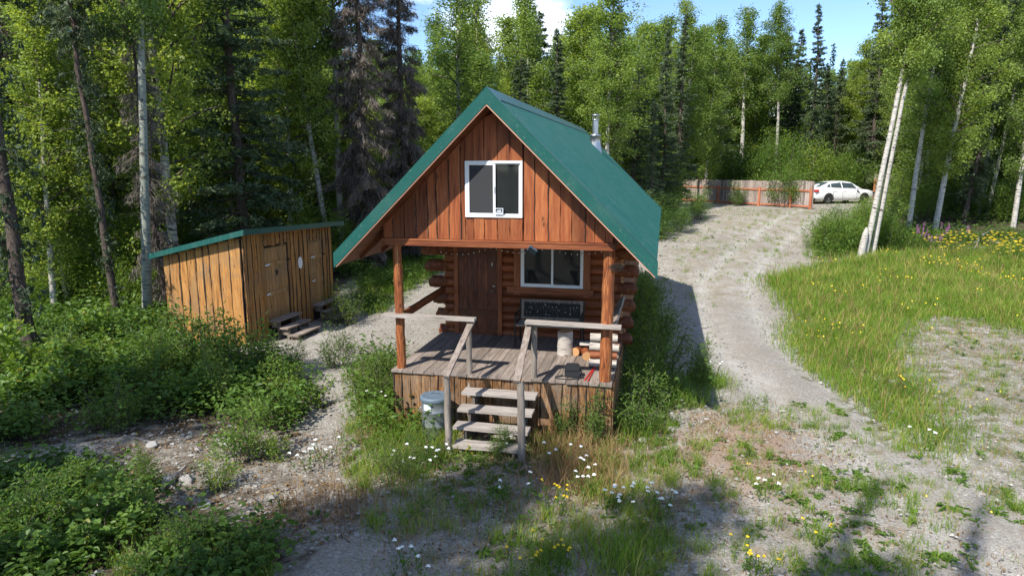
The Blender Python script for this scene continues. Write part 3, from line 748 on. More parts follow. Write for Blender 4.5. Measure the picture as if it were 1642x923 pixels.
# bag
t = P('shoulder_bag', 'small black shoulder bag with its strap lying on the deck', 'bag', 3.0, .22, DK, .08)
b = MB(); pr = [(-.12, .012), (-.125, .10), (-.115, .185), (-.09, .205), (.09, .205), (.115, .185), (.125, .10), (.12, .012)]
b.prism(pr, 1, -.06, .06); fixn(b.build('body', M['black'], t))
b = MB(); b.prism([(-.118, .12), (-.12, .19), (-.09, .213), (.09, .213), (.12, .19), (.118, .12)], 1, -.073, -.062); b.box((-.09, -.066, .206), (.09, .06, .214)); fixn(b.build('flap', M['black'], t))
b = MB(); b.bar((-.124, 0, .17), (-.17, -.03, .03), .03, .006, (0, 1, 0)); b.tube([(-.15, -.02, .02), (-.26, -.08, .012), (-.27, -.15, .012), (-.12, -.19, .012), (.03, -.16, .012)], .012, 5)
b.tube([(.124, 0, .16), (.16, -.02, .03), (.19, -.07, .012), (.10, -.13, .012), (.02, -.12, .012), (.10, -.17, .012)], .012, 5); b.build('strap', M['black'], t)
# red tool
t = P('hand_tool', 'thin red double bar tool lying on the deck beside the black bag', 'tool', 3.22, .03, DK+.012)
for k, (x0, x1) in enumerate(((0, .085), (.055, .10))):
    MB().tube([(x0, 0, 0), (x1, .78, .0)], .0105, 6).build('bar', M['red'], t)
MB().tube([(.075, .77, 0), (.12, .77, 0)], .013, 6).build('joint', M['iron'], t)
# trash can
tx, ty, _ = cw(.86, -.42, 0); tz = -.02
t = thing('trash_can', 'galvanised metal trash can with a dark lid beside the porch steps', 'trash can', (tx, ty, tz), 0)
b = MB(); b.lathe([(0, .01), (.205, .01), (.21, .03), (.212, .22), (.222, .235), (.214, .25), (.216, .46), (.228, .475), (.219, .49), (.224, .64), (.235, .655), (.225, .67)], sides=36); can = fixn(b.build('body', M['galv'], t, True))
b = MB()
a = np.linspace(-2.35, -1.75, 7); v1 = [(.229*math.cos(x), .229*math.sin(x), z) for z in (.52, .62) for x in a]
b.add(v1, [(i, i+1, i+8, i+7) for i in range(6)]); b.build('paper_label', M['label'], can)
b = MB(); b.lathe([(.238, .655), (.242, .69), (.235, .71), (.20, .722), (.18, .712), (.08, .73), (0, .735)], sides=36); lid = fixn(b.build('lid', M['lid'], t, True))
MB().tube([(-.07, 0, .727), (-.05, 0, .765), (.05, 0, .765), (.07, 0, .727)], .009, 6).build('lid_handle', M['lid'], lid)
b = MB(); b.tube([(-.225, .06, .50), (-.26, .05, .47), (-.26, -.05, .47), (-.225, -.06, .50)], .007, 6); b.build('side_handle', M['galv'], can)

# ------------------------------------------------------------------ SHED  (local x along the door side, local y along the left side, away from the camera's near corner)
SA = R_(74)
t = thing('outhouse_shed', 'yellow brown slab sided shed with two plank doors and a low green roof', 'shed', (-6.38, 16.05, 0), 0)
sx = np.array([math.sin(R_(15)), math.cos(R_(15)), 0]); sy = np.array([-math.cos(R_(15)), math.sin(R_(15)), 0])
t.matrix_world = Matrix(((sx[0], sy[0], 0, -6.38), (sx[1], sy[1], 0, 16.05), (0, 0, 1, -.05), (0, 0, 0, 1)))
shed = t; LX, LY = 4.05, 2.22
zroof = lambda y, x=0: 2.76-.24*y-.035*x
rr = random.Random(21)
DOORS = [(.80, 1.80), (2.90, 3.55)]
def slabs(mb, a, b_, ztop, axis, out, zb=.0, hole=(), wr=(.17, .30)):
    u = a
    while u < b_-.02:
        w = min(rr.uniform(*wr), b_-u)
        if b_-(u+w) < .08: w = b_-u
        c = u+w/2; z0 = zb
        for h in hole:
            if h[0] < c < h[1]: z0 = h[2]
        zt = min(ztop(u), ztop(u+w))-.01
        p = (lambda q, d: (q, d, 0) if axis == 0 else (d, q, 0))
        p0 = np.array(p(c, out*(.015+rr.uniform(0, .01)))); p1 = p0.copy(); p0[2] = z0+rr.uniform(-.03, .03)*(z0 == zb); p1[2] = zt
        mb.bar(p0, p1, w-.007, .03, (1, 0, 0) if axis == 0 else (0, 1, 0), tone=rr.uniform(.35, .95), seg=8, jit=.012, rng=rr)
        if rr.random() < .8:
            for side in ((u,) if rr.random() < .6 else (u, u+w)):
                pts = [p(side+rr.uniform(-.02, .02), out*.034) for _ in range(9)]
                pts = [(x, y, z0+.02+(zt-z0-.04)*i/8) for i, (x, y, _) in enumerate(pts)]
                mb.tube(pts, [rr.uniform(.004, .024) for _ in pts], 5, 1, tone=rr.uniform(.2, 1))
        u += w
# door side = local y 0, looking towards -y ; left side = local x 0, looking towards -x
w = MB(); holes = [(a-.02, b_+.02, zroof(0, a)-.36) for a, b_ in DOORS]
slabs(w, 0, DOORS[0][0], lambda x: zroof(0, x), 0, -1, wr=(.11, .2)); slabs(w, DOORS[0][1], DOORS[1][0], lambda x: zroof(0, x), 0, -1, wr=(.13, .22)); slabs(w, DOORS[1][1], LX, lambda x: zroof(0, x), 0, -1, wr=(.12, .2))
for (a, b_), h in zip(DOORS, holes): slabs(w, a, b_, lambda x: zroof(0, x), 0, -1, zb=h[2], wr=(.14, .2))
w.prism([(0, 0), (LX, 0), (LX, zroof(0, LX)-.03), (0, zroof(0, 0)-.03)], 1, .005, .03, 2)
fixn(w.build('front_wall', [M['shedwood'], M['bark'], M['interior']], shed))
w = MB(); slabs(w, 0.03, LY, lambda y: zroof(y), 1, -1)
w.prism([(0.03, 0), (LY, 0), (LY, zroof(LY)-.03), (.03, zroof(0)-.03)], 0, .004, .03, 2)
fixn(w.build('side_wall', [M['shedwood'], M['bark'], M['interior']], shed))
w = MB(); w.prism([(0.035, 0), (LY, 0), (LY, zroof(LY, LX)-.03), (.035, zroof(0, LX)-.03)], 0, LX-.03, LX, 0, .5); w.prism([(.035, 0), (LX-.035, 0), (LX-.035, zroof(LY, LX)-.05), (.035, zroof(LY, 0)-.05)], 1, LY-.03, LY, 0, .5)
fixn(w.build('rear_wall', [M['shedwood']], shed))
# roof
r_ = MB(); A0, A1, B0, B1 = -.22, LX+.42, -.24, LY+.26
def quad(dz): return [(x, y, zroof(y, x)+dz) for x, y in ((A0, B0), (A1, B0), (A1, B1), (A0, B1))]
q0, q1 = quad(.0), quad(.06)
r_.add(q0+q1, [(3,2,1,0), (4,5,6,7), (0,1,5,4), (1,2,6,5), (2,3,7,6), (3,0,4,7)])
rf = fixn(r_.build('roof', M['log_y'], shed))
r_ = MB(); n = int((A1-A0)/.0575)
prof = [(A0+(A1-A0)*i/n, .066+.018*(i % 4 == 2)) for i in range(n+1)]
vv_ = np.array([[(x, y, zroof(y, x)+dz) for x, dz in prof] for y in (B0, B1)]).reshape(-1, 3)
r_.add(vv_, [(i, i+1, n+2+i, n+1+i) for i in range(n)])
r_.build('metal_sheet', M['roof'], rf)
r_ = MB()
e = .012
def strip(p, q_, nrm, h0=-.045, h1=.085):
    p, q_, nrm = map(np.array, (p, q_, nrm))
    a = [p+np.array([0, 0, h0]), q_+np.array([0, 0, h0]), q_+np.array([0, 0, h1]), p+np.array([0, 0, h1])]
    b_ = [x+nrm*e for x in a]; r_.add(a+b_, [(0,1,2,3), (7,6,5,4), (0,4,5,1), (1,5,6,2), (2,6,7,3), (3,7,4,0)])
c4 = [np.array(p) for p in quad(0)]
strip(c4[0], c4[1], (0, -1., 0)); strip(c4[3], c4[0], (-1., 0, 0)); strip(c4[1], c4[2], (1., 0, 0)); strip(c4[2], c4[3], (0, 1., 0))
r_.add([c4[0]+(0,0,.09), c4[1]+(0,0,.09), c4[1]+(0,.12,.068), c4[0]+(0,.12,.068)], (0, 1, 2, 3)); r_.add([c4[0]+(0,0,.09), c4[0]+(.12,0,.087), c4[3]+(.12,0,.087), c4[3]+(0,0,.09)], (0, 1, 2, 3))
fixn(r_.build('roof_trim', M['roof'], rf))
# doors
for k, (a, b_) in enumerate(DOORS):
    z0 = .38; z1 = holes[k][2]-.03; d = MB(); u = a+.02
    nW = (b_-a-.04)/7
    for i in range(7): d.box((a+.02+i*nW+.002, -.02, z0), (a+.02+(i+1)*nW-.002, -.005, z1), 0, rr.uniform(.4, .85))
    dr = d.build('door', [M['sheddoor']], shed)
    for zz in (z0+.12, z0+.80, z1-.42):
        br = MB(); br.bar((a+.05, -.032, zz), (b_-.05, -.032, zz), .10, .02, (0, 0, 1), tone=.75, seg=5, jit=.008, rng=rr); fixn(br.build('brace', M['sheddoor'], dr))
    MB().box((a+.03, -.034, z1-.02), (b_-.03, -.021, z1+.008), 0, .2).build('top_batten', M['sheddoor'], dr)
    MB().box((a+.0, -.05, z1-.44), (a+.20, -.044, z1-.40)).build('hinge', M['label'], dr); MB().box((a+.0, -.05, z0+.78), (a+.16, -.044, z0+.82)).build('hinge', M['label'], dr)
    la = MB(); la.tube([(b_-.02, -.05, z1-.40), (b_+.06, -.07, z1-.39)], .018, 6); la.box((b_-.08, -.056, z1-.43), (b_+.02, -.046, z1-.37)); la.build('latch', M['iron'], dr)
    mk = MB(); c_ = ((a+b_)/2, z1-.66 if k == 0 else z1-.62)
    if k == 0:
        pts = []
        for i in range(10):
            rr_ = .13 if i % 2 == 0 else .052; an = math.pi/2+i*math.pi/5; pts.append((c_[0]+rr_*math.cos(an)*.8, -.0225, c_[1]+rr_*math.sin(an)))
        mk.add([(c_[0], -.0225, c_[1])]+pts, [(0, 1+i, 1+(i+1) % 10) for i in range(10)]); nm = 'star_cutout'
    else:
        an = np.linspace(R_(100), R_(260), 12); o_ = [(c_[0]+.10+.16*math.cos(x), -.0225, c_[1]+.16*math.sin(x)) for x in an]; i_ = [(c_[0]+.10+.125*math.cos(x), -.0225, c_[1]+.15*math.sin(x)) for x in an]
        mk.add(o_+i_, [(i, i+1, 13+i, 12+i) for i in range(11)]); nm = 'crescent_cutout'
    mk.build(nm, M['interior'], dr)
b = MB(); an = np.linspace(0, 2*math.pi, 25)[:-1]; vv_ = [(2.36+.10*math.cos(x), -.055, 1.78+.16*math.sin(x)) for x in an]+[(2.36+.10*math.cos(x), -.040, 1.78+.16*math.sin(x)) for x in an]
b.add(vv_[:24], np.arange(24)); b.add(vv_, [(i, (i+1) % 24, 24+(i+1) % 24, 24+i) for i in range(24)]); b.build('oval_plaque', M['white'], shed)
# steps in front of the doors
def steps(cx, n, w, label):
    t2 = thing('wooden_steps', label, 'steps', tuple(shed.matrix_world @ Vector((cx, -.10, .12))), 0, 'wooden steps at the shed doors')
    t2.rotation_euler.z = math.pi/2-R_(15)
    # local y points back into the shed, so negative y comes out
    for i in range(n):
        z = .40-.17*i if n > 2 else .36-.18*i; y = -.12-.27*i
        fixn(MB().bar((-w/2+rr.uniform(-.03, .03), y, z), (w/2+rr.uniform(-.03, .03), y, z), .26, .04, (0, 1, 0), 0, rr.uniform(.6, 1), 6, .006, rr).build('tread', M['grey_y'], t2))
    for s in (-1, 1):
        b2 = MB()
        for i in range(n):
            z = (.40-.17*i if n > 2 else .36-.18*i)-.02; y = -.12-.27*i
            b2.box((s*(w/2-.12)-.025, y-.11, max(-.12, z-.16)), (s*(w/2-.12)+.025, y+.12, z-.002), 0, .35)
            b2.box((s*(w/2-.12)-.027, y-.10, -.12), (s*(w/2-.12)+.027, y-.04, max(-.11, z-.162)), 0, .3)
        b2.build('support', M['grey_z'], t2)
    return t2
steps(1.30, 3, 1.12, 'three grey plank steps at the shed door with the star cutout')
steps(3.3, 3, 1.05, 'grey plank steps at the shed door with the crescent mark')

# ------------------------------------------------------------------ CAR and FENCES
CX, CY = 21.75, 46.15; cz = float(gz(CX, CY))
t = thing('parked_car', 'white four door sedan parked beyond the end of the board fence', 'car', (CX, CY, cz-.02), R_(15))
def carpaint():
    m, nt, out = newmat('white_paint'); princ(nt, out, (.78, .79, .80), .25, 0, .5, None, **{'Coat Weight': .6}); return m
M['carpaint'] = carpaint(); M['tyre'] = plain('tyre', (.02,.02,.02), .85); M['rim'] = plain('rim', (.55,.56,.58), .3, .8)
# body: stations along x (front +), each (half width, z bottom, z waist), upper deck shape
xs = [-2.40,-2.34,-2.15,-1.85,-1.40,-.95,-.4,.2,.75,1.2,1.45,1.8,2.1,2.3,2.38]
hw = [.66,.78,.86,.895,.905,.905,.905,.905,.905,.90,.895,.88,.82,.72,.58]
zb = [.42,.34,.27,.24,.23,.21,.20,.20,.20,.21,.22,.23,.25,.30,.38]
zw = [.92,1.02,1.07,1.075,1.05,1.02,.99,.97,.95,.94,.92,.88,.82,.74,.66]
b = MB(); rings = []
for x, h_, z0, z1 in zip(xs, hw, zb, zw):
    m1 = z0+(z1-z0)*.35; m2 = z0+(z1-z0)*.72
    half = [(h_*.86, z0), (h_*.985, z0+.08), (h_, m1), (h_*.99, m2), (h_*.93, z1-.02), (h_*.80, z1), (h_*.4, z1+.018)]
    rings.append([(x, -y, z) for y, z in half]+[(x, 0, z1+.022)]+[(x, y, z) for y, z in half[::-1]])
n = len(rings[0]); vv_ = np.array(rings).reshape(-1, 3); i = np.arange(len(xs)-1)[:, None]*n; j = np.arange(n)[None]; k = (j+1) % n
b.add(vv_, np.stack([i+j, i+k, i+n+k, i+n+j], -1).reshape(-1, 4)); b.add(rings[0], np.arange(n)[::-1]); b.add(rings[-1], np.arange(n))
body = fixn(b.build('body', M['carpaint'], t, True))
# greenhouse
gxs = [-1.95, -1.62, -1.15, -.55, .05, .50, .95, 1.28]; gzt = [1.09, 1.22, 1.38, 1.455, 1.46, 1.40, 1.18, .965]; ghw = [.66, .64, .60, .585, .59, .61, .67, .73]; gbw = [.76, .80, .82, .83, .83, .82, .81, .78]; gzb = [1.07, 1.06, 1.03, 1.0, .98, .965, .955, .94]
b = MB(); rings = []
for x, zt, a_, b_, z0 in zip(gxs, gzt, ghw, gbw, gzb):
    rings.append([(x, -b_, z0), (x, -(a_*.98+.02), max(z0+.005, zt-.06)), (x, -a_*.86, zt-.012), (x, 0, zt+.01), (x, a_*.86, zt-.012), (x, a_*.98+.02, max(z0+.005, zt-.06)), (x, b_, z0)])
n = 7; vv_ = np.array(rings).reshape(-1, 3); i = np.arange(7)[:, None]*n; j = np.arange(6)[None]
b.add(vv_, np.stack([i+j, i+j+1, i+n+j+1, i+n+j], -1).reshape(-1, 4)); fixn(b.build('cabin_roof', M['carpaint'], t, True))
for s in (-1, 1):
    def side(x, f):  # a point on the side glass plane, f 0 sill .. 1 header
        z0 = np.interp(x, gxs, gzb)+.03; z1 = np.interp(x, gxs, gzt)-.085; w0 = np.interp(x, gxs, gbw); w1 = np.interp(x, gxs, ghw)+.02
        zt = np.interp(x, gxs, gzt)-.06; f_ = ((z0+(z1-z0)*f)-np.interp(x, gxs, gzb))/(zt-np.interp(x, gxs, gzb)+1e-6)
        return (x, s*(w0+(w1-w0)*f_+.012), z0+(z1-z0)*f)
    for (xa, xb, xc, xd) in ((-1.55, -1.22, -1.18, -1.28), (-1.18, -.36, -.36, -1.12), (-.28, .80, .52, -.28)):
        g_ = MB(); g_.add([side(xa, 0), side(xb, 0), side(xc, 1), side(xd, 1)], (0, 1, 2, 3)); g_.build('side_window', M['carglass'], t)
    dl = MB()
    for x0 in (-1.05, -.32, .78):
        dl.bar((x0, s*.912, .32), (x0, s*.90, .95), .012, .006, (1, 0, 0))
    dl.build('door_seam', M['iron'], t)
    for x0 in (-.92, -.16):
      dh = MB(); dh.bar((x0-.09, s*.922, .86), (x0+.09, s*.922, .86), .028, .02, (0, 0, 1))
      dh.build('door_handle', M['carpaint'], t)
    MB().lathe([(0, -.07), (.07, -.05), (.085, 0), (.06, .05), (0, .06)], (.72, s*1.0, 1.02), 10).build('wing_mirror', M['carpaint'], t, True)
    for x0 in (-1.38, 1.40):
        wh = thing('wheel', None, None, (0, 0, 0)); wh.parent = t; wh.location = (x0, s*.80, .325); wh.rotation_euler = (R_(90), 0, 0)
        ty_ = MB().lathe([(.22, -.10), (.30, -.11), (.325, -.08), (.325, .08), (.30, .11), (.22, .10)], sides=28); fixn(ty_.build('tyre', M['tyre'], wh, True))
        rm_ = MB().lathe([(.22, -.09), (.215, .09)], sides=28)
        zf = .095*(-s)*-1
        zf = .098 if s < 0 else -.098
        for k in range(10):
            a = k*2*math.pi/10; rm_.bar((.04*math.cos(a), .04*math.sin(a), zf), (.215*math.cos(a), .215*math.sin(a), zf), .035, .02, (-math.sin(a), math.cos(a), 0))
        rm_.lathe([(0, zf-.02), (.055, zf-.015), (.055, zf+.015), (0, zf+.02)], sides=12); rm_.lathe([(0, 0), (.2, 0), (.2, .01), (0, .01)], sides=20, mi=1)
        fixn(rm_.build('rim', [M['rim'], M['tyre']], wh))
    for x0 in (-1.38, 1.40):
        ar = MB(); a = np.linspace(0, math.pi, 14); ar.tube(np.stack([x0+.365*np.cos(a), np.full(14, s*.905), .325+.365*np.sin(a)], -1), .018, 5)
        dsk = [(x0+.355*math.cos(x), s*.9085, .325+.355*math.sin(x)) for x in np.linspace(-.25, math.pi+.25, 22)]
        ar.add(dsk, np.arange(22), 0)
        ar.build('wheel_arch', M['tyre'], t)
    MB().box((-2.415, s*.80-.14 if s > 0 else -.94+.02, .80), (-2.18, s*.80+.10 if s > 0 else -.66, .94)).build('tail_light', M['red'], t)
    hl = MB().box((2.10, min(s*.52, s*.80), .62), (2.30, max(s*.52, s*.80), .74)); hl.build('headlight', M['carglass'], t)
MB().add([(-1.93, -.60, 1.10), (-1.93, .60, 1.10), (-1.20, .50, 1.385), (-1.20, -.50, 1.385)], (0, 1, 2, 3)).build('rear_window', M['carglass'], t)
MB().add([(1.27, -.66, 1.0), (1.27, .66, 1.0), (.56, .52, 1.40), (.56, -.52, 1.40)], (0, 1, 2, 3)).build('windscreen', M['carglass'], t)
MB().box((-2.40, -.75, .26), (-2.30, .75, .36)).build('rear_skirt', M['tyre'], t)
# board fence
def fence(pa, pb, hts, posts, label, name='board_fence', z_off=0, orange=True):
    pa = np.array(pa, float); pb = np.array(pb, float); L = np.linalg.norm(pb-pa); d = (pb-pa)/L; ang = math.atan2(d[1], d[0])
    za = float(gz(*pa)); t = thing(name, label, 'fence', (pa[0], pa[1], za+z_off), ang)
    q = random.Random(int(L*10)); x = 0; b = MB()
    zl = lambda x: float(gz(*(pa+d*x)))-za
    while x < L:
        w = .14; h = np.interp(x/L, [0, 1], hts); z0 = zl(x)
        b.bar((x+w/2, .03, z0+.02), (x+w/2, .03+q.uniform(-.004, .004), z0+h+q.uniform(-.015, .015)), w-.01, .02, (1, 0, 0), tone=q.uniform(.1, 1), seg=1); x += w
    fixn(b.build('fence_boards', M['fencegrey'], t))
    mt = M['fenceorange'] if orange else M['grey_x']
    for x in posts:
        z0 = zl(x); MB().box((x-.07, -.075, z0-.3), (x+.07, .015, z0+hts[0]*.80), 0, .6).build('fence_post', mt, t)
    for a, b_ in zip(posts[:-1], posts[1:]):
        for f in (.70, .10):
            MB().bar((a+.075, -.01, zl(a)+hts[0]*f), (b_-.075, -.01, zl(b_)+hts[0]*f), .10, .04, (0, 0, 1), 0, .6).build('fence_rail', mt, t)
    return t
FA, FB = at(1084, 49)[:2], at(1307, 40)[:2]
Lf = math.hypot(FB[0]-FA[0], FB[1]-FA[1])
fence(FA, FB, (1.50, 1.62), [Lf*f for f in (.02, .36, .66, .865, .99)], 'long weathered grey board fence on an orange frame beside the gravel drive')
FC, FD = at(1404, 49)[:2], at(1502, 50)[:2]
Lf = math.hypot(FD[0]-FC[0], FD[1]-FC[1])
fence(FC, FD, (1.85, 1.85), [.05, Lf*.64, Lf-.05], 'short weathered board fence behind the leaning birches right of the white car')

# ------------------------------------------------------------------ TREES
def unit(v): return v/(np.linalg.norm(v, axis=-1, keepdims=True)+1e-9)
def leafquads(mb, c, size, rg, tone, mi=0, aspect=.62, hang=.0, upn=.6, fold=False, ax=None):
    """one small pointed leaf at every centre c"""
    n = len(c); size = np.broadcast_to(size, (n,))[:, None]
    nn = unit(rg.normal(0, 1, (n, 3))*(1-upn)+np.array([0, 0, 1.])*upn+rg.normal(0, .25, (n, 3)))
    a = rg.normal(0, 1, (n, 3)) if ax is None else ax+rg.normal(0, .35, (n, 3))
    a = a+np.array([0, 0, -1.])*hang*1.6; a = unit(a-nn*np.sum(a*nn, 1, keepdims=True)); b = np.cross(nn, a)
    w = size*aspect
    if fold:
        q = np.stack([c-a*size*.5, c-a*size*.12-b*w*.5+nn*size*.10, c+a*size*.25-b*w*.36+nn*size*.07, c+a*size*.5-nn*size*.08, c+a*size*.25+b*w*.36+nn*size*.07, c-a*size*.12+b*w*.5+nn*size*.10], 1)
        i = np.arange(n)[:, None]*6
        f = np.concatenate([i+np.array([[0, 3, 2, 1]]), i+np.array([[0, 5, 4, 3]])])
        mb.add(q.reshape(-1, 3), f, mi, np.repeat(tone, 6))
    else:
        q = np.stack([c-a*size*.5, c-b*w*.5+a*size*.06, c+a*size*.5, c+b*w*.5+a*size*.06], 1)
        mb.add(q.reshape(-1, 3), np.arange(n*4).reshape(-1, 4), mi, np.repeat(tone, 4))
def limb(mb, p, d, L, r, rg, up=.25, mi=1, n=5, droop=0):
    pts = [p]; d = d/np.linalg.norm(d)
    for i in range(n):
        d = unit(d+np.array([0, 0, up/n-droop*i/n/n])+rg.normal(0, .08, 3)); pts.append(pts[-1]+d*L/n)
    pts = np.array(pts); mb.tube(pts, np.linspace(r, r*.25, n+1), 5, mi, False); return pts
def broadleaf(seed, h, cs, R, nl, leaf=.108, r0=.13, wob=.25, nb=70, bend=(0, 0), clump=.19, hang=.3, thin=.8):
    rg = np.random.RandomState(seed); T = MB(); C = MB()
    t = np.linspace(0, 1, 16); bx = np.cumsum(rg.normal(0, wob*.28, 16)); by = np.cumsum(rg.normal(0, wob*.28, 16))
    sp_ = np.stack([bend[0]*t**1.6+bx*t*.5, bend[1]*t**1.6+by*t*.5, t*h-.25], -1)
    T.tube(sp_, r0*(1-.92*t)**.85+.008, 10, 0, False)
    P_ = lambda s: np.array([np.interp(s, t, sp_[:, k]) for k in range(3)])
    cl = []; wt = []; tn = []
    az = rg.uniform(0, 6.28)
    for k in range(nb):
        s = (k+rg.uniform(0, 1))/nb; tt = cs+(1-cs)*s*.98
        prof = (1-s)**.65*(.42+.58*min(1, s/.28))
        L = R*prof*rg.uniform(.55, 1.18)+.12
        az += 2.4+rg.uniform(-.6, .6); el = rg.uniform(.25, .85)+.35*s
        p = P_(tt); d = np.array([math.cos(az)*math.cos(el), math.sin(az)*math.cos(el), math.sin(el)])
        pts = limb(T, p, d, L, .012+.02*L, rg, .1, 1, 5, .9)
        m = max(2, int(L*3.4*thin)); 
        for j in range(m):
            q = rg.uniform(.3, 1.05); a = np.array([np.interp(min(q, 1), np.linspace(0, 1, 6), pts[:, k2]) for k2 in range(3)])
            cl.append(a+rg.normal(0, .17, 3)+np.array([0, 0, -.1])); wt.append(rg.uniform(.3, 1)); tn.append(rg.uniform(-.3, .3))
    if cs > .15:
        for k in range(7):   # a few bare dead stubs on the clear stem
            tt = rg.uniform(.12, cs); a = rg.uniform(0, 6.28); limb(T, P_(tt), np.array([math.cos(a), math.sin(a), .1]), rg.uniform(.2, .8), .012, rg, 0, 1, 3)
    cl = np.array(cl); wt = np.array(wt); tn = np.array(tn)
    ix = rg.choice(len(cl), nl, p=wt/wt.sum()); off = rg.normal(0, 1, (nl, 3))*np.array([clump, clump, clump*.95])
    c = cl[ix]+off; tone = np.clip(.5+tn[ix]+rg.normal(0, .2, nl), 0, 1)
    leafquads(C, c, leaf*rg.uniform(.6, 1.25, nl), rg, tone, 0, .72, hang, .42)
    return T, C
def conifer(seed, h, R, start=.08, droop=.35, dens=1., dead=False, r0=.14, spray=.17, topbush=0., wisp=0., narrow=.8):
    rg = np.random.RandomState(seed); T = MB(); C = MB()
    t = np.linspace(0, 1, 14); bx = np.cumsum(rg.normal(0, .035, 14)); by = np.cumsum(rg.normal(0, .035, 14))
    sp_ = np.stack([bx, by, t*h-.25], -1); T.tube(sp_, r0*(1-.95*t)+.008, 9, 0, False)
    P_ = lambda s: np.array([np.interp(s, t, sp_[:, k]) for k in range(3)])
    z = start; cs_ = []; ax = []; tn = []
    while z < .985:
        s = (z-start)/(1-start); rad = R*((1-s)**narrow)*(.55+.45*min(1, s/.12))+.06
        if topbush and s > .82: rad = max(rad, topbush*(1-abs(s-.9)/.12))
        nb = rg.randint(4, 7)
        for k in range(nb):
            az = rg.uniform(0, 6.28); L = rad*rg.uniform(.5, 1.2)
            if rg.uniform() < .10: L *= 1.3
            n = 5; p = P_(z+rg.uniform(-.006, .006)); d = np.array([math.cos(az), math.sin(az), .15-droop*(1-s)*.8]); pts = [p]
            for i in range(n):
                d = unit(d+np.array([0, 0, -droop*.22*(1-s)+(.16*i/n)])+rg.normal(0, .05, 3)); pts.append(pts[-1]+d*L/n)
            pts = np.array(pts); T.tube(pts, np.linspace(.014+.006*L, .004, n+1), 4, 1, False)
            m = int(L*34*dens*(1 if not dead else .95))+3; bt = rg.uniform(-.2, .2)
            q = rg.uniform(.12, 1.03, m)**.85; base = np.stack([np.interp(np.minimum(q, 1), np.linspace(0, 1, n+1), pts[:, k2]) for k2 in range(3)], -1)
            side = np.cross(d, [0, 0, 1.]); sg = rg.choice([-1, 1], m)[:, None]
            off = rg.uniform(0, 1, (m, 1))*(1.05-q[:, None])*min(.45, L*.38)+.02
            c = base+side*sg*off+np.array([0, 0, -1])*off*(.35 if not dead else .8)+d*off*.6
            c[:, 2] += rg.normal(0, .03, m)-(rg.uniform(0, .35, m)*(dead*1.0))*off[:, 0]*2
            a = side*sg*.7+d*.6+np.array([0, 0, -.25 if not dead else -1.3])+rg.normal(0, .25, (m, 3))
            cs_.append(c); ax.append(a); tn.append(np.clip(.5+bt+rg.normal(0, .17, m)+.25*(q-.5), 0, 1))
        z += rg.uniform(.8, 1.2)*(.26/h)
    if start > .3:   # dead twigs on the bare lower stem
        for k in range(120):
            tt = rg.uniform(.06, start+.05); az = rg.uniform(0, 6.28); L = rg.uniform(.15, .9)*(.4+tt/start*.7)
            q = limb(T, P_(tt), np.array([math.cos(az), math.sin(az), -.15]), L, .009, rg, -.35, 1, 4); m = int(L*16)
            cs_.append(q[rg.randint(1, 5, m)]+rg.normal(0, .06, (m, 3))); ax.append(rg.normal(0, .6, (m, 3))+np.array([0, 0, -.8])); tn.append(rg.uniform(.0, .35, m))
    c = np.concatenate(cs_); a = np.concatenate(ax); tone = np.concatenate(tn)
    k = 3 if not dead else 2
    for r_i in range(k):
        cc = c+rg.normal(0, .035, c.shape); leafquads(C, cc, spray*rg.uniform(.6, 1.3, len(cc))*(1.5 if dead else 1), rg, np.clip(tone+rg.normal(0, .1, len(tone)), 0, 1), 0, .26 if not dead else .075, 0, .3, False, a+rg.normal(0, .35, a.shape))
    return T, C
def shrub(seed, h, R, ns, nl, leaf, aspect=.6, fold=True, spread=.5, low=.25, cl=.10):
    rg = np.random.RandomState(seed); S = MB(); C = MB(); P2 = []; A2 = []
    for k in range(ns):
        az = rg.uniform(0, 6.28); r = R*rg.uniform(.2, 1)**.6; hh = h*rg.uniform(.35, 1.3)*(1-.35*(r/R)**2)
        p0 = np.array([math.cos(az)*r*.35*spread*2, math.sin(az)*r*.35*spread*2, -.05]); p3 = np.array([math.cos(az)*r, math.sin(az)*r, hh])
        q = np.linspace(0, 1, 6)[:, None]; pts = p0+(p3-p0)*np.concatenate([q**1.3, q**1.3, q**.8], 1)+rg.normal(0, .02, (6, 3))
        S.tube(pts, np.linspace(.009, .003, 6)*max(1, h*.8), 4, 0, False)
        for j in range(rg.randint(3, 7)):
            f = rg.uniform(low, .95); a = np.array([np.interp(f, q[:, 0], pts[:, i]) for i in range(3)]); d = rg.normal(0, 1, 3); d[2] = abs(d[2])*.7+.2; d = unit(d); L = .28*h*rg.uniform(.4, 1)
            tw = np.array([a, a+d*L*.6, a+d*L]); S.tube(tw, [.004, .003, .002], 3, 0, False); P2.append((tw[0], tw[2]))
        P2.append((pts[3], pts[5])); P2.append((pts[4], pts[5]))
    ix = rg.randint(0, len(P2), nl); f = rg.uniform(0, 1.05, nl)[:, None]; A = np.array([p[0] for p in P2])[ix]; B = np.array([p[1] for p in P2])[ix]
    c = A+(B-A)*f+rg.normal(0, cl*h**.5, (nl, 3)); c[:, 2] = np.maximum(c[:, 2], .03)
    out_ = unit(c-np.array([0, 0, h*.2])); tl = rg.uniform(-.2, .2, len(P2))[ix]
    leafquads(C, c, leaf*rg.uniform(.5, 1.3, nl), rg, np.clip(.48+tl+rg.normal(0, .17, nl)+(rg.uniform(0, 1, nl) < .02)*.6, 0, 1), 0, aspect, .15, .62, fold, out_*.9)
    return S, C
def variants(fn, args, tm, cm, name):
    o = []
    for a in args:
        T, C = fn(**a); o.append((T.mesh(name+'_trunk', tm, True), C.mesh(name+'_crown', cm, False)))
    return o
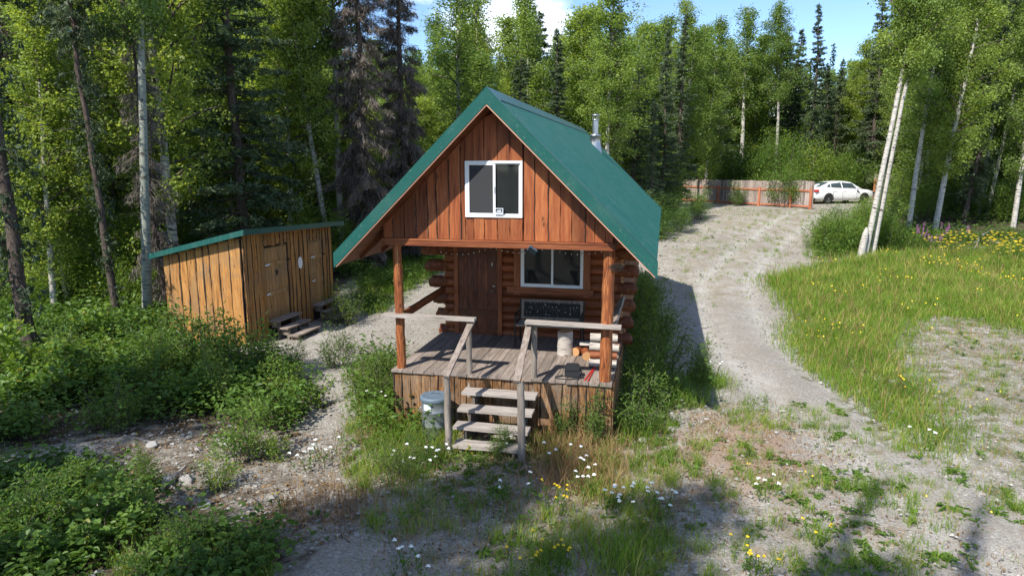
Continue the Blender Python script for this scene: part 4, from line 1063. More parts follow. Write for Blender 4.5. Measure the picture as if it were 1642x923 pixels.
VB = variants(broadleaf, [
    dict(seed=1, h=14, cs=.20, R=2.5, nl=23000, nb=80, bend=(.3, .2)), dict(seed=2, h=14, cs=.36, R=2.3, nl=20000, nb=70, bend=(-.3, .1)),
    dict(seed=3, h=13, cs=.14, R=1.9, nl=21000, nb=80, bend=(.1, -.3), r0=.10), dict(seed=4, h=15, cs=.50, R=2.4, nl=20000, nb=65, bend=(.4, .3)),
    dict(seed=5, h=12, cs=.05, R=1.9, nl=23000, nb=85, r0=.09)], [M['birch'], M['limb']], M['birchleaf'], 'birch')
VTHIN = variants(broadleaf, [dict(seed=61, h=14, cs=.45, R=1.7, nl=9000, nb=60, thin=.8, clump=.18, leaf=.11), dict(seed=62, h=15, cs=.5, R=1.9, nl=9500, nb=60, thin=.8, clump=.18, leaf=.11, bend=(.3, .1))], [M['birch'], M['limb']], M['birchleaf'], 'birch')
VA = variants(broadleaf, [dict(seed=11, h=16, cs=.44, R=2.4, nl=18000, nb=75, r0=.17), dict(seed=12, h=15, cs=.30, R=2.2, nl=18000, nb=80)], [M['aspen'], M['limb']], M['aspenleaf'], 'aspen')
VS = variants(conifer, [dict(seed=21, h=14, R=1.75, start=.05), dict(seed=22, h=14, R=1.15, start=.12, droop=.5, topbush=.5), dict(seed=23, h=13, R=1.4, start=.03, dens=1.1), dict(seed=24, h=15, R=.95, start=.10, droop=.55)], [M['sprucebark'], M['limb']], M['needle'], 'spruce')
VBARE = variants(conifer, [dict(seed=25, h=15, R=1.5, start=.52, droop=.4), dict(seed=26, h=12, R=1.2, start=.6, droop=.5)], [M['sprucebark'], M['limb']], M['needle'], 'spruce')
VD = variants(conifer, [dict(seed=31, h=15, R=1.25, start=.04, droop=.95, dead=True, narrow=.42, dens=3.2), dict(seed=32, h=14, R=1.05, start=.05, droop=.9, dead=True, narrow=.45, dens=3.2), dict(seed=33, h=12, R=1.0, start=.06, droop=.8, dead=True, dens=1.3, narrow=.6)], [M['sprucebark'], M['lichen']], M['lichen'], 'dead_spruce')
VSH = variants(shrub, [dict(seed=41, h=2.7, R=1.3, ns=14, nl=6500, leaf=.085, fold=False, cl=.13), dict(seed=42, h=2.2, R=1.2, ns=14, nl=5500, leaf=.08, fold=False, cl=.13), dict(seed=43, h=3.4, R=1.3, ns=12, nl=7000, leaf=.09, fold=False, cl=.15)], M['limb'], M['shrubleaf'], 'bush')
VLOW = variants(shrub, [dict(seed=51, h=.85, R=.8, ns=13, nl=820, leaf=.105, aspect=.82, cl=.085), dict(seed=52, h=.75, R=.65, ns=12, nl=760, leaf=.08, aspect=.7, cl=.08), dict(seed=53, h=1.15, R=.6, ns=12, nl=1100, leaf=.08, aspect=.42, cl=.08), dict(seed=54, h=.6, R=.8, ns=16, nl=1100, leaf=.065, aspect=.6)], M['limb'], M['shrubleaf'], 'shrub')
VWIL = variants(shrub, [dict(seed=55, h=1.1, R=.5, ns=12, nl=1500, leaf=.075, aspect=.30), dict(seed=56, h=.9, R=.7, ns=16, nl=1700, leaf=.06, aspect=.35)], M['limb'], M['willowleaf'], 'shrub')
trees = []
def plant(var, name, label, cat, x, y, s=1, rot=0, lean=(0, 0), group=None, sz=None, parts=('trunk', 'crown')):
    t = thing(name, label, cat, (x, y, float(gz(x, y))), 0, group)
    t.rotation_euler = (lean[1], lean[0], rot) if False else (0, 0, 0)
    t.rotation_euler = (Matrix.Rotation(lean[0], 3, 'Y') @ Matrix.Rotation(-lean[1], 3, 'X') @ Matrix.Rotation(rot, 3, 'Z')).to_euler()
    t.scale = (s, s, sz or s)
    for nm, me in zip(parts, var):
        o = bpy.data.objects.new(nm, me); col.objects.link(o); o.parent = t
    trees.append((x, y)); return t
def tall(D, px, topy):
    """height of a tree whose top shows at row topy"""
    return HC+D*math.tan(math.atan((461.5-topy)/F)-PITCH)-float(gz(D*(px-821)/F*.985, D))
BG = {'birch': 14, 'spruce': 14}
def hero(var, i, h0, name, label, cat, px, D, topy=None, h=None, rot=0, lean=0, leany=0, fat=1., group=None):
    x, y, z = at(px, D); hh = h or tall(D, px, topy); s = hh/h0
    return plant(var[i], name, label, cat, x, y, s*fat, rot, (R_(lean), R_(leany)), group, s)
# left forest
hero(VBARE, 0, 15, 'spruce_tree', 'dark leaning spruce with a long bare stem left of the pale aspen', 'tree', 161, 17.9, h=15, lean=-2.2, fat=.7, rot=2)
hero(VA, 0, 16, 'aspen_tree', 'tall pale stemmed aspen with a straight trunk left of the shed', 'tree', 212, 18.7, h=17, lean=4.6, rot=1, fat=.72)
hero(VD, 2, 12, 'dead_spruce', 'thin dark trunked spruce between the pale aspen and the shed', 'tree', 247, 19.6, h=11, lean=-2, rot=1, fat=.8)
hero(VBARE, 1, 12, 'spruce_tree', 'leaning bare spruce trunk at the left edge of the photo', 'tree', 22, 14.6, h=14, lean=-3.5, fat=.95)
hero(VS, 0, 14, 'spruce_tree', 'big full green spruce rising directly behind the shed roof', 'tree', 383, 23.5, h=17, rot=.5, fat=1.15)
hero(VB, 3, 15, 'birch_tree', 'slim white birch standing just left of the shaggy dead spruces', 'tree', 541, 27.5, h=17, rot=.3, fat=.9)
hero(VB, 1, 14, 'birch_tree', 'white birch leaning left behind the far end of the shed roof', 'tree', 527, 26.8, h=15, lean=-7.5, rot=2.4, fat=.85)
hero(VD, 0, 15, 'dead_spruce', 'shaggy grey dead spruce, the left one of the pair beside the cabin roof', 'tree', 585, 27, h=16.5, rot=.7, fat=1.12)
hero(VD, 1, 14, 'dead_spruce', 'shaggy grey dead spruce, the right one of the pair beside the cabin roof', 'tree', 652, 29, h=16, rot=2, fat=1.15)
hero(VD, 1, 14, 'dead_spruce', 'lichen draped grey spruce nearest the left edge of the photo', 'tree', 32, 22, h=15, rot=4, fat=1.1)
hero(VD, 0, 15, 'dead_spruce', 'broad lichen draped grey spruce behind the dark leaning spruce', 'tree', 95, 24.5, h=10, rot=3, fat=1.3)
hero(VB, 4, 12, 'birch_tree', 'bright leafy young birch low between the aspen and the green spruce', 'tree', 300, 25, h=9.5, rot=1, fat=1.2)
hero(VB, 2, 13, 'birch_tree', 'bright green birch filling the gap right of the big green spruce', 'tree', 460, 27, h=13.5, rot=1, fat=1.25)
hero(VB, 0, 14, 'birch_tree', 'broad birch with foliage hanging beside the top of the aspen', 'tree', 268, 21.5, h=16.5, rot=3, fat=1.05)
# behind the cabin
hero(VTHIN, 0, 14, 'birch_tree', 'airy birch rising behind the left slope of the cabin roof', 'tree', 735, 34, topy=-50, rot=1, fat=1.45)
hero(VTHIN, 1, 15, 'birch_tree', 'airy thin birch directly behind the peak of the cabin roof', 'tree', 775, 37, topy=-30, rot=4, fat=1.2)
hero(VB, 2, 13, 'birch_tree', 'dense upright birch standing alone against the sky right of the roof peak', 'tree', 845, 36, topy=-25, rot=3, fat=1.1)
hero(VB, 1, 14, 'birch_tree', 'broad sunlit birch with a white trunk directly behind the stove pipe', 'tree', 973, 32, topy=-40, rot=1.5, fat=1.25)
hero(VB, 4, 12, 'birch_tree', 'shorter birch tucked between the broad birch and the upright birch', 'tree', 898, 37, topy=62, rot=1.9, fat=1.1)
hero(VS, 2, 13, 'spruce_tree', 'dark pointed spruce just right of the stove pipe birch', 'tree', 1062, 37, topy=38, rot=1, fat=.95)
hero(VS, 1, 14, 'spruce_tree', 'narrow dark spruce close above the lower corner of the green roof', 'tree', 1046, 33, topy=150, rot=2, fat=1.0)
hero(VTHIN, 1, 15, 'birch_tree', 'wispy topped birch showing thin twigs against the blue sky', 'tree', 1092, 45, topy=-8, rot=2, fat=1.15)
hero(VB, 2, 13, 'birch_tree', 'upright bright birch above the left end of the board fence', 'tree', 1132, 47, topy=25, rot=1, fat=1.15)
hero(VTHIN, 0, 14, 'birch_tree', 'greyish open crowned birch above the middle of the board fence', 'tree', 1188, 55, topy=5, rot=5, fat=1.35)
hero(VB, 3, 15, 'birch_tree', 'tall full birch above the right half of the board fence', 'tree', 1245, 54, topy=2, rot=2, fat=1.1)
hero(VS, 3, 15, 'spruce_tree', 'spire topped spruce standing above the white car against the sky', 'tree', 1298, 54, topy=0, rot=2, fat=1.3)
hero(VS, 0, 14, 'spruce_tree', 'broad dark spruce behind the white car below the open sky', 'tree', 1335, 56, topy=88, rot=.4, fat=1.1)
# right side
x, y, _ = gp(1386, 413)
plant(VB[3], 'birch_tree', 'leaning sunlit white birch, front trunk of the pair on the meadow edge', 'tree', x, y, .88, 2.1, (R_(8.5), R_(2)), None, 1.0)
plant(VB[3], 'birch_tree', 'leaning white birch just behind the front trunk of the meadow pair', 'tree', x+.5, y+.35, .78, 4.2, (R_(5), R_(0)), None, .92)
b = MB(); rgx = np.random.RandomState(2); b.tube([(0, 0, -.1), (.05, 0, .5), (.12, 0, 1.0), (.16, 0, 1.25)], [.15, .13, .12, .06], 10, 0, True, .5, 1, .08)
tag(b.build('birch_stub', [M['birch'], M['bark']], None, True, (x-.28, y-.22, float(gz(x, y)))), 'broken white birch stub at the foot of the leaning pair', 'stump')
hero(VB, 1, 14, 'birch_tree', 'white birch just right of the leaning pair, dappled in shade', 'tree', 1467, 33.5, h=13, lean=1, rot=3)
hero(VB, 0, 14, 'birch_tree', 'banded grey white birch leaning right beside the purple flowers', 'tree', 1510, 33, h=14, lean=4, rot=5)
hero(VTHIN, 0, 14, 'birch_tree', 'thin white birch leaning in the wood right of the car', 'tree', 1412, 43, h=12, lean=4, rot=1)
hero(VB, 3, 15, 'birch_tree', 'slender pale birch in the shade near the right edge', 'tree', 1578, 38, h=14, lean=3, rot=2, fat=.8)
hero(VTHIN, 1, 15, 'birch_tree', 'slender birch leaning over the fallen grey logs', 'tree', 1592, 37, h=13, lean=5, rot=6, fat=.8)
hero(VB, 0, 14, 'birch_tree', 'bright trunked birch cut by the right edge of the photo', 'tree', 1637, 34.5, h=13, lean=1, rot=1)
# fill: everyday trees of the woods; the ones nothing tells apart share one label per stretch of wood and kind
rg = np.random.RandomState(77)
def ok(x, y, dmin): return all((x-a)**2+(y-b)**2 > dmin*dmin for a, b in trees)
def zone(x, y):
    r = x/y
    if y < 14: return None
    if r < -.30: return 'left' if (x < -9.6-.0*y and y > 15.5 and y < 46 and r > -.86 and not (y < 17.5 and x > -12)) else None
    if y > 66 or y < 30: return 'mid0' if (-.30 < r < -.2 and 25 < y < 30) else None
    if r < .24: return 'mid' if y > 30.5 else None
    if r < .52: return 'fence' if y > 53 else None
    if r < .82: return 'right' if y > 35+(r < .58)*14 else None
    return None
DESC = {'left': 'in the woods left of and behind the shed', 'mid0': 'in the gap between the shed and the cabin', 'mid': 'in the woods behind the cabin roof', 'fence': 'in the wood behind the board fence and car', 'right': 'in the shady wood beyond the meadow'}
ADJ = {'birch': ('leafy green birch', 'birch'), 'spruce': ('dark green spruce', 'spruce'), 'dead': ('grey bare spruce', 'dead spruce')}
cnt = {}
for k in range(26000):
    y = rg.uniform(14, 66); x = rg.uniform(-.86, .82)*y; z_ = zone(x, y)
    if not z_: continue
    dm = {'left': 1.75, 'mid0': 2.2, 'mid': 2.0, 'fence': 2.1, 'right': 2.1}[z_]*(1 if y < 45 else 1.25)
    if not ok(x, y, dm): continue
    if cnt.get(z_, 0) >= {'left': 60, 'mid0': 8, 'mid': 80, 'fence': 60, 'right': 60}[z_]: continue
    # keep the pale trunks and the shaggy pair in clear view
    px = 821+F*x/(y*.985)
    u_ = rg.uniform()
    if z_ == 'left' and ((y < 24 and 110 < px < 330) or y < 19): continue
    if z_ == 'left' and y < 26 and 480 < px < 700: continue
    kind = 'birch' if u_ < {'left': .62, 'mid0': .6, 'mid': .68, 'fence': .6, 'right': .6}[z_] else ('dead' if u_ > {'left': .80, 'mid0': 1, 'mid': .985, 'fence': .98, 'right': .96}[z_] else 'spruce')
    if z_ == 'left': topy = rg.uniform(-140, 10)
    elif z_ == 'right': topy = rg.uniform(-120, 30)
    elif z_ == 'mid': topy = rg.uniform(0, 115)
    elif z_ == 'mid0': topy = rg.uniform(20, 120)
    else: topy = rg.uniform(28, 112)
    if z_ == 'mid' and px < 700: topy = rg.uniform(60, 180)
    if z_ == 'right' and px < 1400: topy = rg.uniform(70, 110)
    hh = max(5, tall(y, px, topy)); hh = min(hh, 17.5)
    if kind == 'birch' and z_ in ('mid', 'fence') and rg.uniform() < .75: v_, h0 = (VB[4], 12) if rg.uniform() < .6 else (VB[2], 13)
    elif kind == 'birch': v_, h0 = ((VB[i], (14, 14, 13, 12)[i-(i > 3)]) for i in [(0, 1, 2, 4)[rg.randint(0, 4)]]).__next__() if rg.uniform() < .75 else ((VA[i], (16, 15)[i]) for i in [rg.randint(0, 2)]).__next__()
    elif kind == 'spruce': v_, h0 = ((VS[i], (14, 14, 13, 15)[i]) for i in [rg.randint(0, 4)]).__next__()
    else: v_, h0 = ((VD[i], (15, 14, 12)[i]) for i in [rg.randint(0, 3)]).__next__()
    s = hh/h0; cnt[z_] = cnt.get(z_, 0)+1
    plant(v_, {'birch': 'birch_tree', 'spruce': 'spruce_tree', 'dead': 'dead_spruce'}[kind], ADJ[kind][0]+' '+DESC[z_], 'tree', x, y, max(s*rg.uniform(.95, 1.25), .8)*(1.3 if z_ in ('mid', 'fence') else 1), rg.uniform(0, 6.28), (R_(rg.normal(0, 1.6)), R_(rg.normal(0, 1.6))), ADJ[kind][0]+'s '+DESC[z_], s)
print('fill', cnt)
# trees outside the frame, left of and behind the camera: they throw the shade that crosses the foreground
OFF = [(-13.2, 3.6, 15, 3), (-5.4, -.9, 14.3, 1), (-7.4, -.2, 14, 4), (-3.9, -2.6, 14.3, 0), (-9.6, -1.8, 16, 3), (-4.7, -3.1, 18, 8), (-3.5, -3.5, 17.5, 8), (-9.2, 2.4, 9.5, 5), (-15.5, -1, 16, 3)]
for i, (x, y, hh, v_) in enumerate(OFF):
    if v_ < 5: var, h0, nm, lb = VB[v_], (14, 14, 13, 15, 12)[v_], 'birch_tree', 'leafy birch outside the photo that shades the foreground'
    else: var, h0, nm, lb = VS[v_ % 4], (14, 14, 13, 15)[v_ % 4], 'spruce_tree', 'spruce outside the photo that shades the foreground'
    s = hh/h0; plant(var, nm, lb, 'tree', x, y, s*(.24 if v_ == 8 else 1), i*1.3, (0, 0), 'trees shading the foreground', s)
# far wood seen as one mass through the gaps
rg = np.random.RandomState(9); fw = MB()
for k in range(330):
    y = rg.uniform(68, 112); x = rg.uniform(-1.0, 1.0)*y; z0 = float(gz(x, y)); px = 821+F*x/(y*.985); h_ = min(22, max(8, tall(y, px, rg.uniform(70, 150)))) if px > 560 else rg.uniform(15, 20)
    fw.tube([(x, y, z0-.3), (x+rg.normal(0, .3), y, z0+h_*.9)], [.14, .03], 5, 1, False)
    n = 1600; s = rg.uniform(0, 1, n)**.95; con = rg.uniform() < .5; R = (1.4*(1-s)+.1) if con else 2.2*np.sin(np.pi*np.clip(s*.9+.12, 0, 1))**.6
    a = rg.uniform(0, 6.28, n); q = rg.uniform(.3, 1, n)**.5*R*(1+.35*np.sin(a*3+s*25)); c = np.stack([x+q*np.cos(a), y+q*np.sin(a), z0+h_*(.01+.99*s)], -1)+rg.normal(0, .15, (n, 3))
    leafquads(fw, c, .34*rg.uniform(.5, 1.2, n), rg, np.clip(rg.normal(.2 if con else .55, .2, n), 0, 1), 2 if con else 0, .5, .3, .3)
tag(fw.build('distant_woods', [M['aspenleaf'], M['sprucebark'], M['needle']]), 'far mass of mixed woods', None, None, 'stuff')

# ------------------------------------------------------------------ BUSHES
def bush(var, i, label, px, py, s=1., sz=None, rot=0, name='shrub', group=None, cat='shrub'):
    x, y, _ = gp(px, py); return plant(var[i], name, label, cat, x, y, s, rot, (0, 0), group, sz or s, ('stems', 'foliage'))
low = [
 (0, 150, 640, 1.1, 'big leaved bright green shrub in the middle of the left thicket'), (2, 235, 635, .95, 'leafy shrub just right of the brightest one in the left thicket'), (0, 75, 645, 1.0, 'broad leaved shrub at the left end of the thicket'),
 (2, 330, 600, 1.25, 'tall shrub growing against the sunlit side of the shed'), (1, 280, 585, 1.2, 'shrub in front of the left corner of the shed'), (3, 190, 590, 1.0, 'low shrub behind the bright one in the left thicket'),
 (3, 120, 605, 1.3, 'low spreading shrub below the dark leaning spruce'), (0, 20, 620, 1.2, 'shrub at the foot of the bare trunk on the left edge'), (1, 310, 645, .9, 'dark shrub at the right side of the left thicket'),
 (2, 400, 610, 1.15, 'upright shrub before the near corner of the shed'), (2, 455, 635, .7, 'upright narrow leaved shrub below the shed steps'), (3, 420, 650, .8, 'small leaved shrub at the gravel edge below the shed'),
 (1, 500, 650, .7, 'small shrub on the edge of the gravel path'), (2, 385, 735, .8, 'dark slender shrub right of the stony patch'), (3, 430, 735, .5, 'leafy shrub between the stony patch and the daisies'), (2, 350, 785, .5, 'short shrub below the stony patch'),
 (2, 50, 850, .7, 'low shrub in the bottom left corner'), (0, 140, 880, .85, 'bright big leaved shrub in the lower left foreground'), (1, 215, 850, .65, 'shrub right of the bright big leaved one in the lower left'), (3, 20, 900, .8, 'ferny shrub touching the lower left corner'), (2, 118, 795, .5, 'leafy shrub behind the bright one in the lower left'),
 (3, 340, 925, .6, 'thin yellowish shrub at the bottom edge'), (1, 410, 905, .5, 'sparse small shrub near the bottom edge'), (3, 265, 925, .6, 'low shrub between the two lower left thickets'),
 (1, 30, 700, .6, 'shrub above the pale rocks at the left edge'), (3, 250, 560, 1.2, 'undergrowth shrub between the aspen and the shed'), (1, 90, 560, 1.2, 'undergrowth shrub beneath the dark leaning spruce'), (0, 165, 560, 1.2, 'undergrowth shrub at the base of the dark leaning spruce')]
rg = np.random.RandomState(5)
for i, px, py, s, lb in low: bush(VLOW, i, lb, px, py, s, s*rg.uniform(.9, 1.15), rg.uniform(0, 6))
wil = [(0, 270, 620, 1.0, 'tall narrow leaved stems in the middle of the left thicket'), (1, 180, 690, .8, 'low narrow leaved clump at the gravel edge below the thicket'), (0, 350, 650, .9, 'tall narrow leaved stems at the right side of the thicket'), (1, 420, 690, .6, 'narrow leaved clump at the top right of the stony patch'), (0, 100, 620, 1.0, 'tall willowy stems at the back left of the thicket'), (1, 300, 890, .6, 'small willowy clump on the bottom gravel left of centre'), (0, 240, 780, .5, 'little willowy plant by the brownish rock'),
 (0, 1030, 650, 1.0, 'sunlit leafy sapling beside the right end of the porch'), (1, 1010, 690, 1.0, 'light green bush at the right corner of the skirting'), (0, 1050, 560, 1.2, 'tall dark weed clump in the shade of the cabin wall'), (0, 1040, 505, 1.2, 'tall plant in the roof shade beside the log ends'), (1, 1060, 600, 1.2, 'leafy clump in the shade right of the porch'),
 (0, 1120, 622, .8, 'weed clump under the tip of the roof shadow'), (1, 590, 640, .85, 'bright yellow green weed clump left of the porch'), (0, 625, 625, .8, 'tall light green weeds against the left end of the skirting'), (0, 540, 590, .8, 'leggy pale plant on the gravel between shed and porch'),
 (0, 905, 705, .6, 'little leafy plant before the front skirting'), (0, 948, 710, .7, 'small leafy sapling by the sunny skirting boards'), (1, 640, 770, .6, 'leafy clump under the white flowers left of the steps'), (1, 675, 745, .55, 'broad leafed clump beside the trash can'), (0, 800, 735, .45, 'small leafy plant in front of the lowest stair tread'),
 (1, 470, 585, .55, 'weed clump hiding the foot of the shed steps'), (1, 555, 520, 1.0, 'weed clump beside the far shed steps'), (0, 435, 590, .6, 'shrubby weeds in front of the star door steps')]
for i, px, py, s, lb in wil: bush(VWIL, i, lb, px, py, s, s*rg.uniform(.9, 1.1), rg.uniform(0, 6))
mid = [(0, 1262, 333, .95, 'bright green bush growing in front of the board fence'), (1, 1180, 330, .6, 'grey green bush against the orange fence frame'), (0, 1120, 352, .6, 'dark bush at the left end of the board fence'), (1, 1085, 372, .7, 'bush beside the far corner of the green roof'),
 (2, 1070, 345, .8, 'tall bush just right of the green roof eave'), (0, 1320, 400, .62, 'low green bush at the start of the meadow'), (1, 1350, 400, .75, 'bush left of the leaning white birches'), (0, 1385, 365, .55, 'bush hiding the front of the white car'), (0, 1400, 395, .8, 'bush behind the leaning white birches'), (1, 1425, 400, .8, 'bush right of the leaning white birches'),
 (2, 1430, 350, .8, 'tall bush in front of the far short fence'), (0, 1480, 352, .7, 'bush between two white trunks beyond the meadow'), (1, 1590, 352, .8, 'sunlit bush behind the fallen logs'), (2, 1545, 340, .9, 'dark bush right of the banded birch'), (1, 1620, 350, .8, 'bush near the right edge behind the fallen logs'),
 (0, 590, 380, 1.1, 'bright bush below the shaggy dead spruces'), (2, 560, 370, 1.0, 'bright tall bush between the shed roof and the cabin eave'), (1, 620, 400, .9, 'bush seen under the left eave of the cabin'), (1, 555, 440, .8, 'bush right of the far end of the shed')]
for i, px, py, s, lb in mid: bush(VSH, i, lb, px, py, s, None, rg.uniform(0, 6), 'bush', None, 'bush')
n = 0
for k in range(4000):
    if n >= 190: break
    y = rg.uniform(18, 58); x = rg.uniform(-.8, .78)*y; r = x/y; z_ = zone(x, y)
    if not z_: 
        if not (r < -.55 and 15 < y < 22): continue
        z_ = 'left'
    if y > 58 or (.15 < r < .27 and y > 33): continue
    if not ok(x, y, .9): continue
    n += 1
    plant(VSH[rg.randint(0, 3)], 'bush', 'leafy green bush '+DESC[z_], 'bush', x, y, rg.uniform(.55, 1.1), rg.uniform(0, 6), (0, 0), 'bushes '+DESC[z_], None, ('stems', 'foliage'))

for k in range(26):   # brush line close behind the fence and the car
    px = 1075+k*14+rg.uniform(-6, 6); D = rg.uniform(52, 54.5) if px > 1290 else (54.5-(px-1075)*.03)+rg.uniform(-1, 1); x, y, _ = at(px, D)
    plant(VSH[rg.randint(0, 3)], 'bush', 'leafy green bush in the brush line right behind the board fence and car', 'bush', x, y, rg.uniform(.8, 1.5), rg.uniform(0, 6), (0, 0), 'bushes of the brush line behind the fence and car', None, ('stems', 'foliage'))
# ------------------------------------------------------------------ GRASS, WEEDS, FLOWERS, STONES
def pts_in(P, n, seed, thr=-1., sc=.5, soft_=.0):
    rg = np.random.RandomState(seed); lo, hi = P.min(0), P.max(0); lo = np.maximum(lo, -60); hi = np.minimum(hi, 60)
    p = rg.uniform(lo, hi, (n, 2)); q = p+rg.normal(0, soft_, p.shape) if soft_ else p
    k = inpoly(q[:, 0], q[:, 1], P) & ((noise2(p[:, 0], p[:, 1], sc, seed)+.6*noise2(p[:, 0], p[:, 1], sc*3.1, seed+1)) > thr)
    p = p[k]; lx = (p-np.array(CO[:2])) @ np.stack([UU[:2], VV[:2]], 1)
    inside = (lx[:, 0] > -.04) & (lx[:, 0] < 3.70) & (lx[:, 1] > -.04) & (lx[:, 1] < 12) | ((lx[:, 0] > 1.35) & (lx[:, 0] < 2.4) & (lx[:, 1] > -1.05) & (lx[:, 1] < .1)) | (np.hypot(lx[:, 0]-.86, lx[:, 1]+.42) < .25)
    return p[~inside]
def area(P): return float(np.prod(np.minimum(P.max(0), 60)-np.maximum(P.min(0), -60)))
def blades(mb, p, h, w, seed, tone=.5, lean=.35, mi=0, tv=.18, yel=.05):
    rg = np.random.RandomState(seed); n = len(p); z = gz(p[:, 0], p[:, 1]); h = np.broadcast_to(h, (n,))*rg.uniform(.45, 1.25, n); a = rg.uniform(0, 6.28, n); d = np.stack([np.cos(a), np.sin(a), 0*a], -1)
    la = rg.uniform(0, 6.28, n); L = np.stack([np.cos(la), np.sin(la), 0*a], -1)*(h*lean*rg.uniform(.2, 1.3, n))[:, None]; b = np.stack([p[:, 0], p[:, 1], z-.01], -1); w = np.broadcast_to(w, (n,))[:, None]*.5; U3 = np.array([0, 0, 1.])
    m = b+L*.35+U3*(h*.55)[:, None]; t = b+L+U3*(h*rg.uniform(.8, 1, n))[:, None]
    v = np.stack([b-d*w, b+d*w, m+d*w*.8, m-d*w*.8, t], 1).reshape(-1, 3); i = np.arange(n)[:, None]*5
    tn = np.clip(tone+rg.normal(0, tv, n)+noise2(p[:, 0], p[:, 1], .45, 17)*.35+(rg.uniform(0, 1, n) < yel)*.5, 0, 1)
    k = mb.n; mb.add(v, i+np.array([[0, 1, 2, 3]]), mi, np.repeat(tn, 5)); mb.f.append((i+np.array([[3, 2, 4]])+k, mi))
def clump(p, per, r, seed):
    rg = np.random.RandomState(seed); return np.repeat(p, per, 0)+rg.normal(0, r, (len(p)*per, 2))
gm = MB(); P = pts_in(MEADOW, int(area(MEADOW)*900), 3, -.5, .55, .3); P = np.concatenate([P, pts_in(MEADOW, int(area(MEADOW)*260), 8, -.3, .6, .4)]); P = P[np.random.RandomState(1).uniform(0, 1, len(P)) < np.clip(1.5-P[:, 1]/24, .42, 1)]; D_ = None
D_ = P[:, 1]; blades(gm, P, (.19+.13*np.clip((P[:, 1]-14)/8, 0, 1))*(1+.4*noise2(P[:, 0], P[:, 1], .3, 29)), .003+.0006*D_, 5, .55, .6)
P = pts_in(MEADOW, int(area(MEADOW)*60), 4, -.2, .3, .2); blades(gm, P, .26+.25*np.clip((P[:, 1]-14)/8, 0, 1), .004+.0005*P[:, 1], 6, .7, .4, yel=.3)
tag(gm.build('meadow_grass', M['grass']), 'lush sunny meadow grass right of the drive', None, None, 'stuff')
g2 = MB()
for P_, dn, thr, hh, sd, to in ((LUSHL, 420, -.6, .32, 11, .6), (LUSHR, 420, -.8, .42, 12, .4), (BEHIND, 260, -.8, .35, 13, .5), (FRONT, 420, .05, .15, 14, .5), (FORE, 260, .15, .10, 15, .6), (RIGHTBARE, 150, -.1, .085, 16, .75), (DRIVEROUGH, 110, .3, .14, 18, .6), (VERGE, 160, -.5, .4, 19, .45), (FOREST, 40, -.1, .28, 20, .35)):
    P = pts_in(P_, int(area(P_)*dn), sd, thr, .7, .2); blades(g2, P, hh, .0045+.0003*P[:, 1], sd, to, .6); print(sd, len(P))
# tufts
for P_, n_, hh, sd in ((FRONT, 240, .26, 31), (FORE, 260, .2, 32), (DRIVEROUGH, 130, .2, 33), (RIGHTBARE, 160, .2, 34), (FORELEFT, 160, .28, 35)):
    c = pts_in(P_, n_*3, sd, -.1, .4)[:n_]; P = clump(c, 26, .05, sd); blades(g2, P, hh, .0065, sd, .6, .7)
for px, py, n_, hh in ((700, 712, 200, .26), (655, 705, 220, .3), (745, 730, 200, .24), (1000, 905, 260, .5), (945, 885, 160, .4), (1010, 690, 260, .45), (1150, 618, 300, .38), (1120, 610, 260, .38), (860, 720, 200, .3), (630, 740, 240, .3), (590, 760, 160, .25), (880, 880, 140, .3)):
    x, y, _ = gp(px, py); P = clump(np.array([(x, y)]), n_, .2, px); blades(g2, P, hh, .0075, px, .55, .55)
tag(g2.build('wild_grass', M['grass']), 'thin wild grass growing through the gravel', None, None, 'stuff')
g3 = MB()
for P_, dn, hh, sd in ((DRY1, 800, .34, 41), (DRY2, 480, .26, 42), (FRONT, 190, .2, 43), (DRY3, 110, .10, 44), (FORE, 90, .09, 45), (RIGHTBARE, 130, .10, 46), (MEADOW, 34, .5, 47)):
    P = pts_in(P_, int(area(P_)*dn), sd, -.4, .6, .25); blades(g3, P, hh, .005+.0004*P[:, 1], sd, .4, .6)
tag(g3.build('dry_grass', M['drygrass']), 'fine reddish dry seed grass', None, None, 'stuff')
# low broad leaved weeds
def rosettes(mb, c, nl, r, size, seed, hgt=.03, asp=.3, tone=.5):
    rg = np.random.RandomState(seed); n = len(c); a = rg.uniform(0, 6.28, (n, nl)); sc_ = rg.uniform(.5, 1.4, (n, 1)); q = r*sc_*rg.uniform(.5, 1.1, (n, nl))
    x = c[:, :1]+q*np.cos(a); y = c[:, 1:]+q*np.sin(a); z = gz(x, y)+hgt*sc_*rg.uniform(.3, 1.6, (n, nl)); ax = np.stack([np.cos(a), np.sin(a), .3+0*a], -1).reshape(-1, 3)
    leafquads(mb, np.stack([x, y, z], -1).reshape(-1, 3), (size*sc_*rg.uniform(.7, 1.2, (n, nl))).ravel(), rg, np.clip(np.repeat(rg.normal(tone, .15, n), nl)+rg.normal(0, .12, n*nl), 0, 1), 0, asp, 0, .85, True, ax*3)
wd = MB()
for P_, n_, sd in ((FORE, 420, 51), (FRONT, 300, 52), (DRIVEROUGH, 70, 53), (RIGHTBARE, 160, 54), (FORELEFT, 200, 55)):
    c = pts_in(P_, n_*4, sd, .1, .35)[:n_]; rosettes(wd, c, 8, .05, .08, sd, .03, .3, .65)
c = pts_in(FRONT, 2200, 57, .35, .5); rosettes(wd, c, 7, .09, .05, 58, .09, .6, .55)
tag(wd.build('low_weeds', M['fern']), 'low broad leaved weeds on the gravel', None, None, 'stuff')
gc = MB()
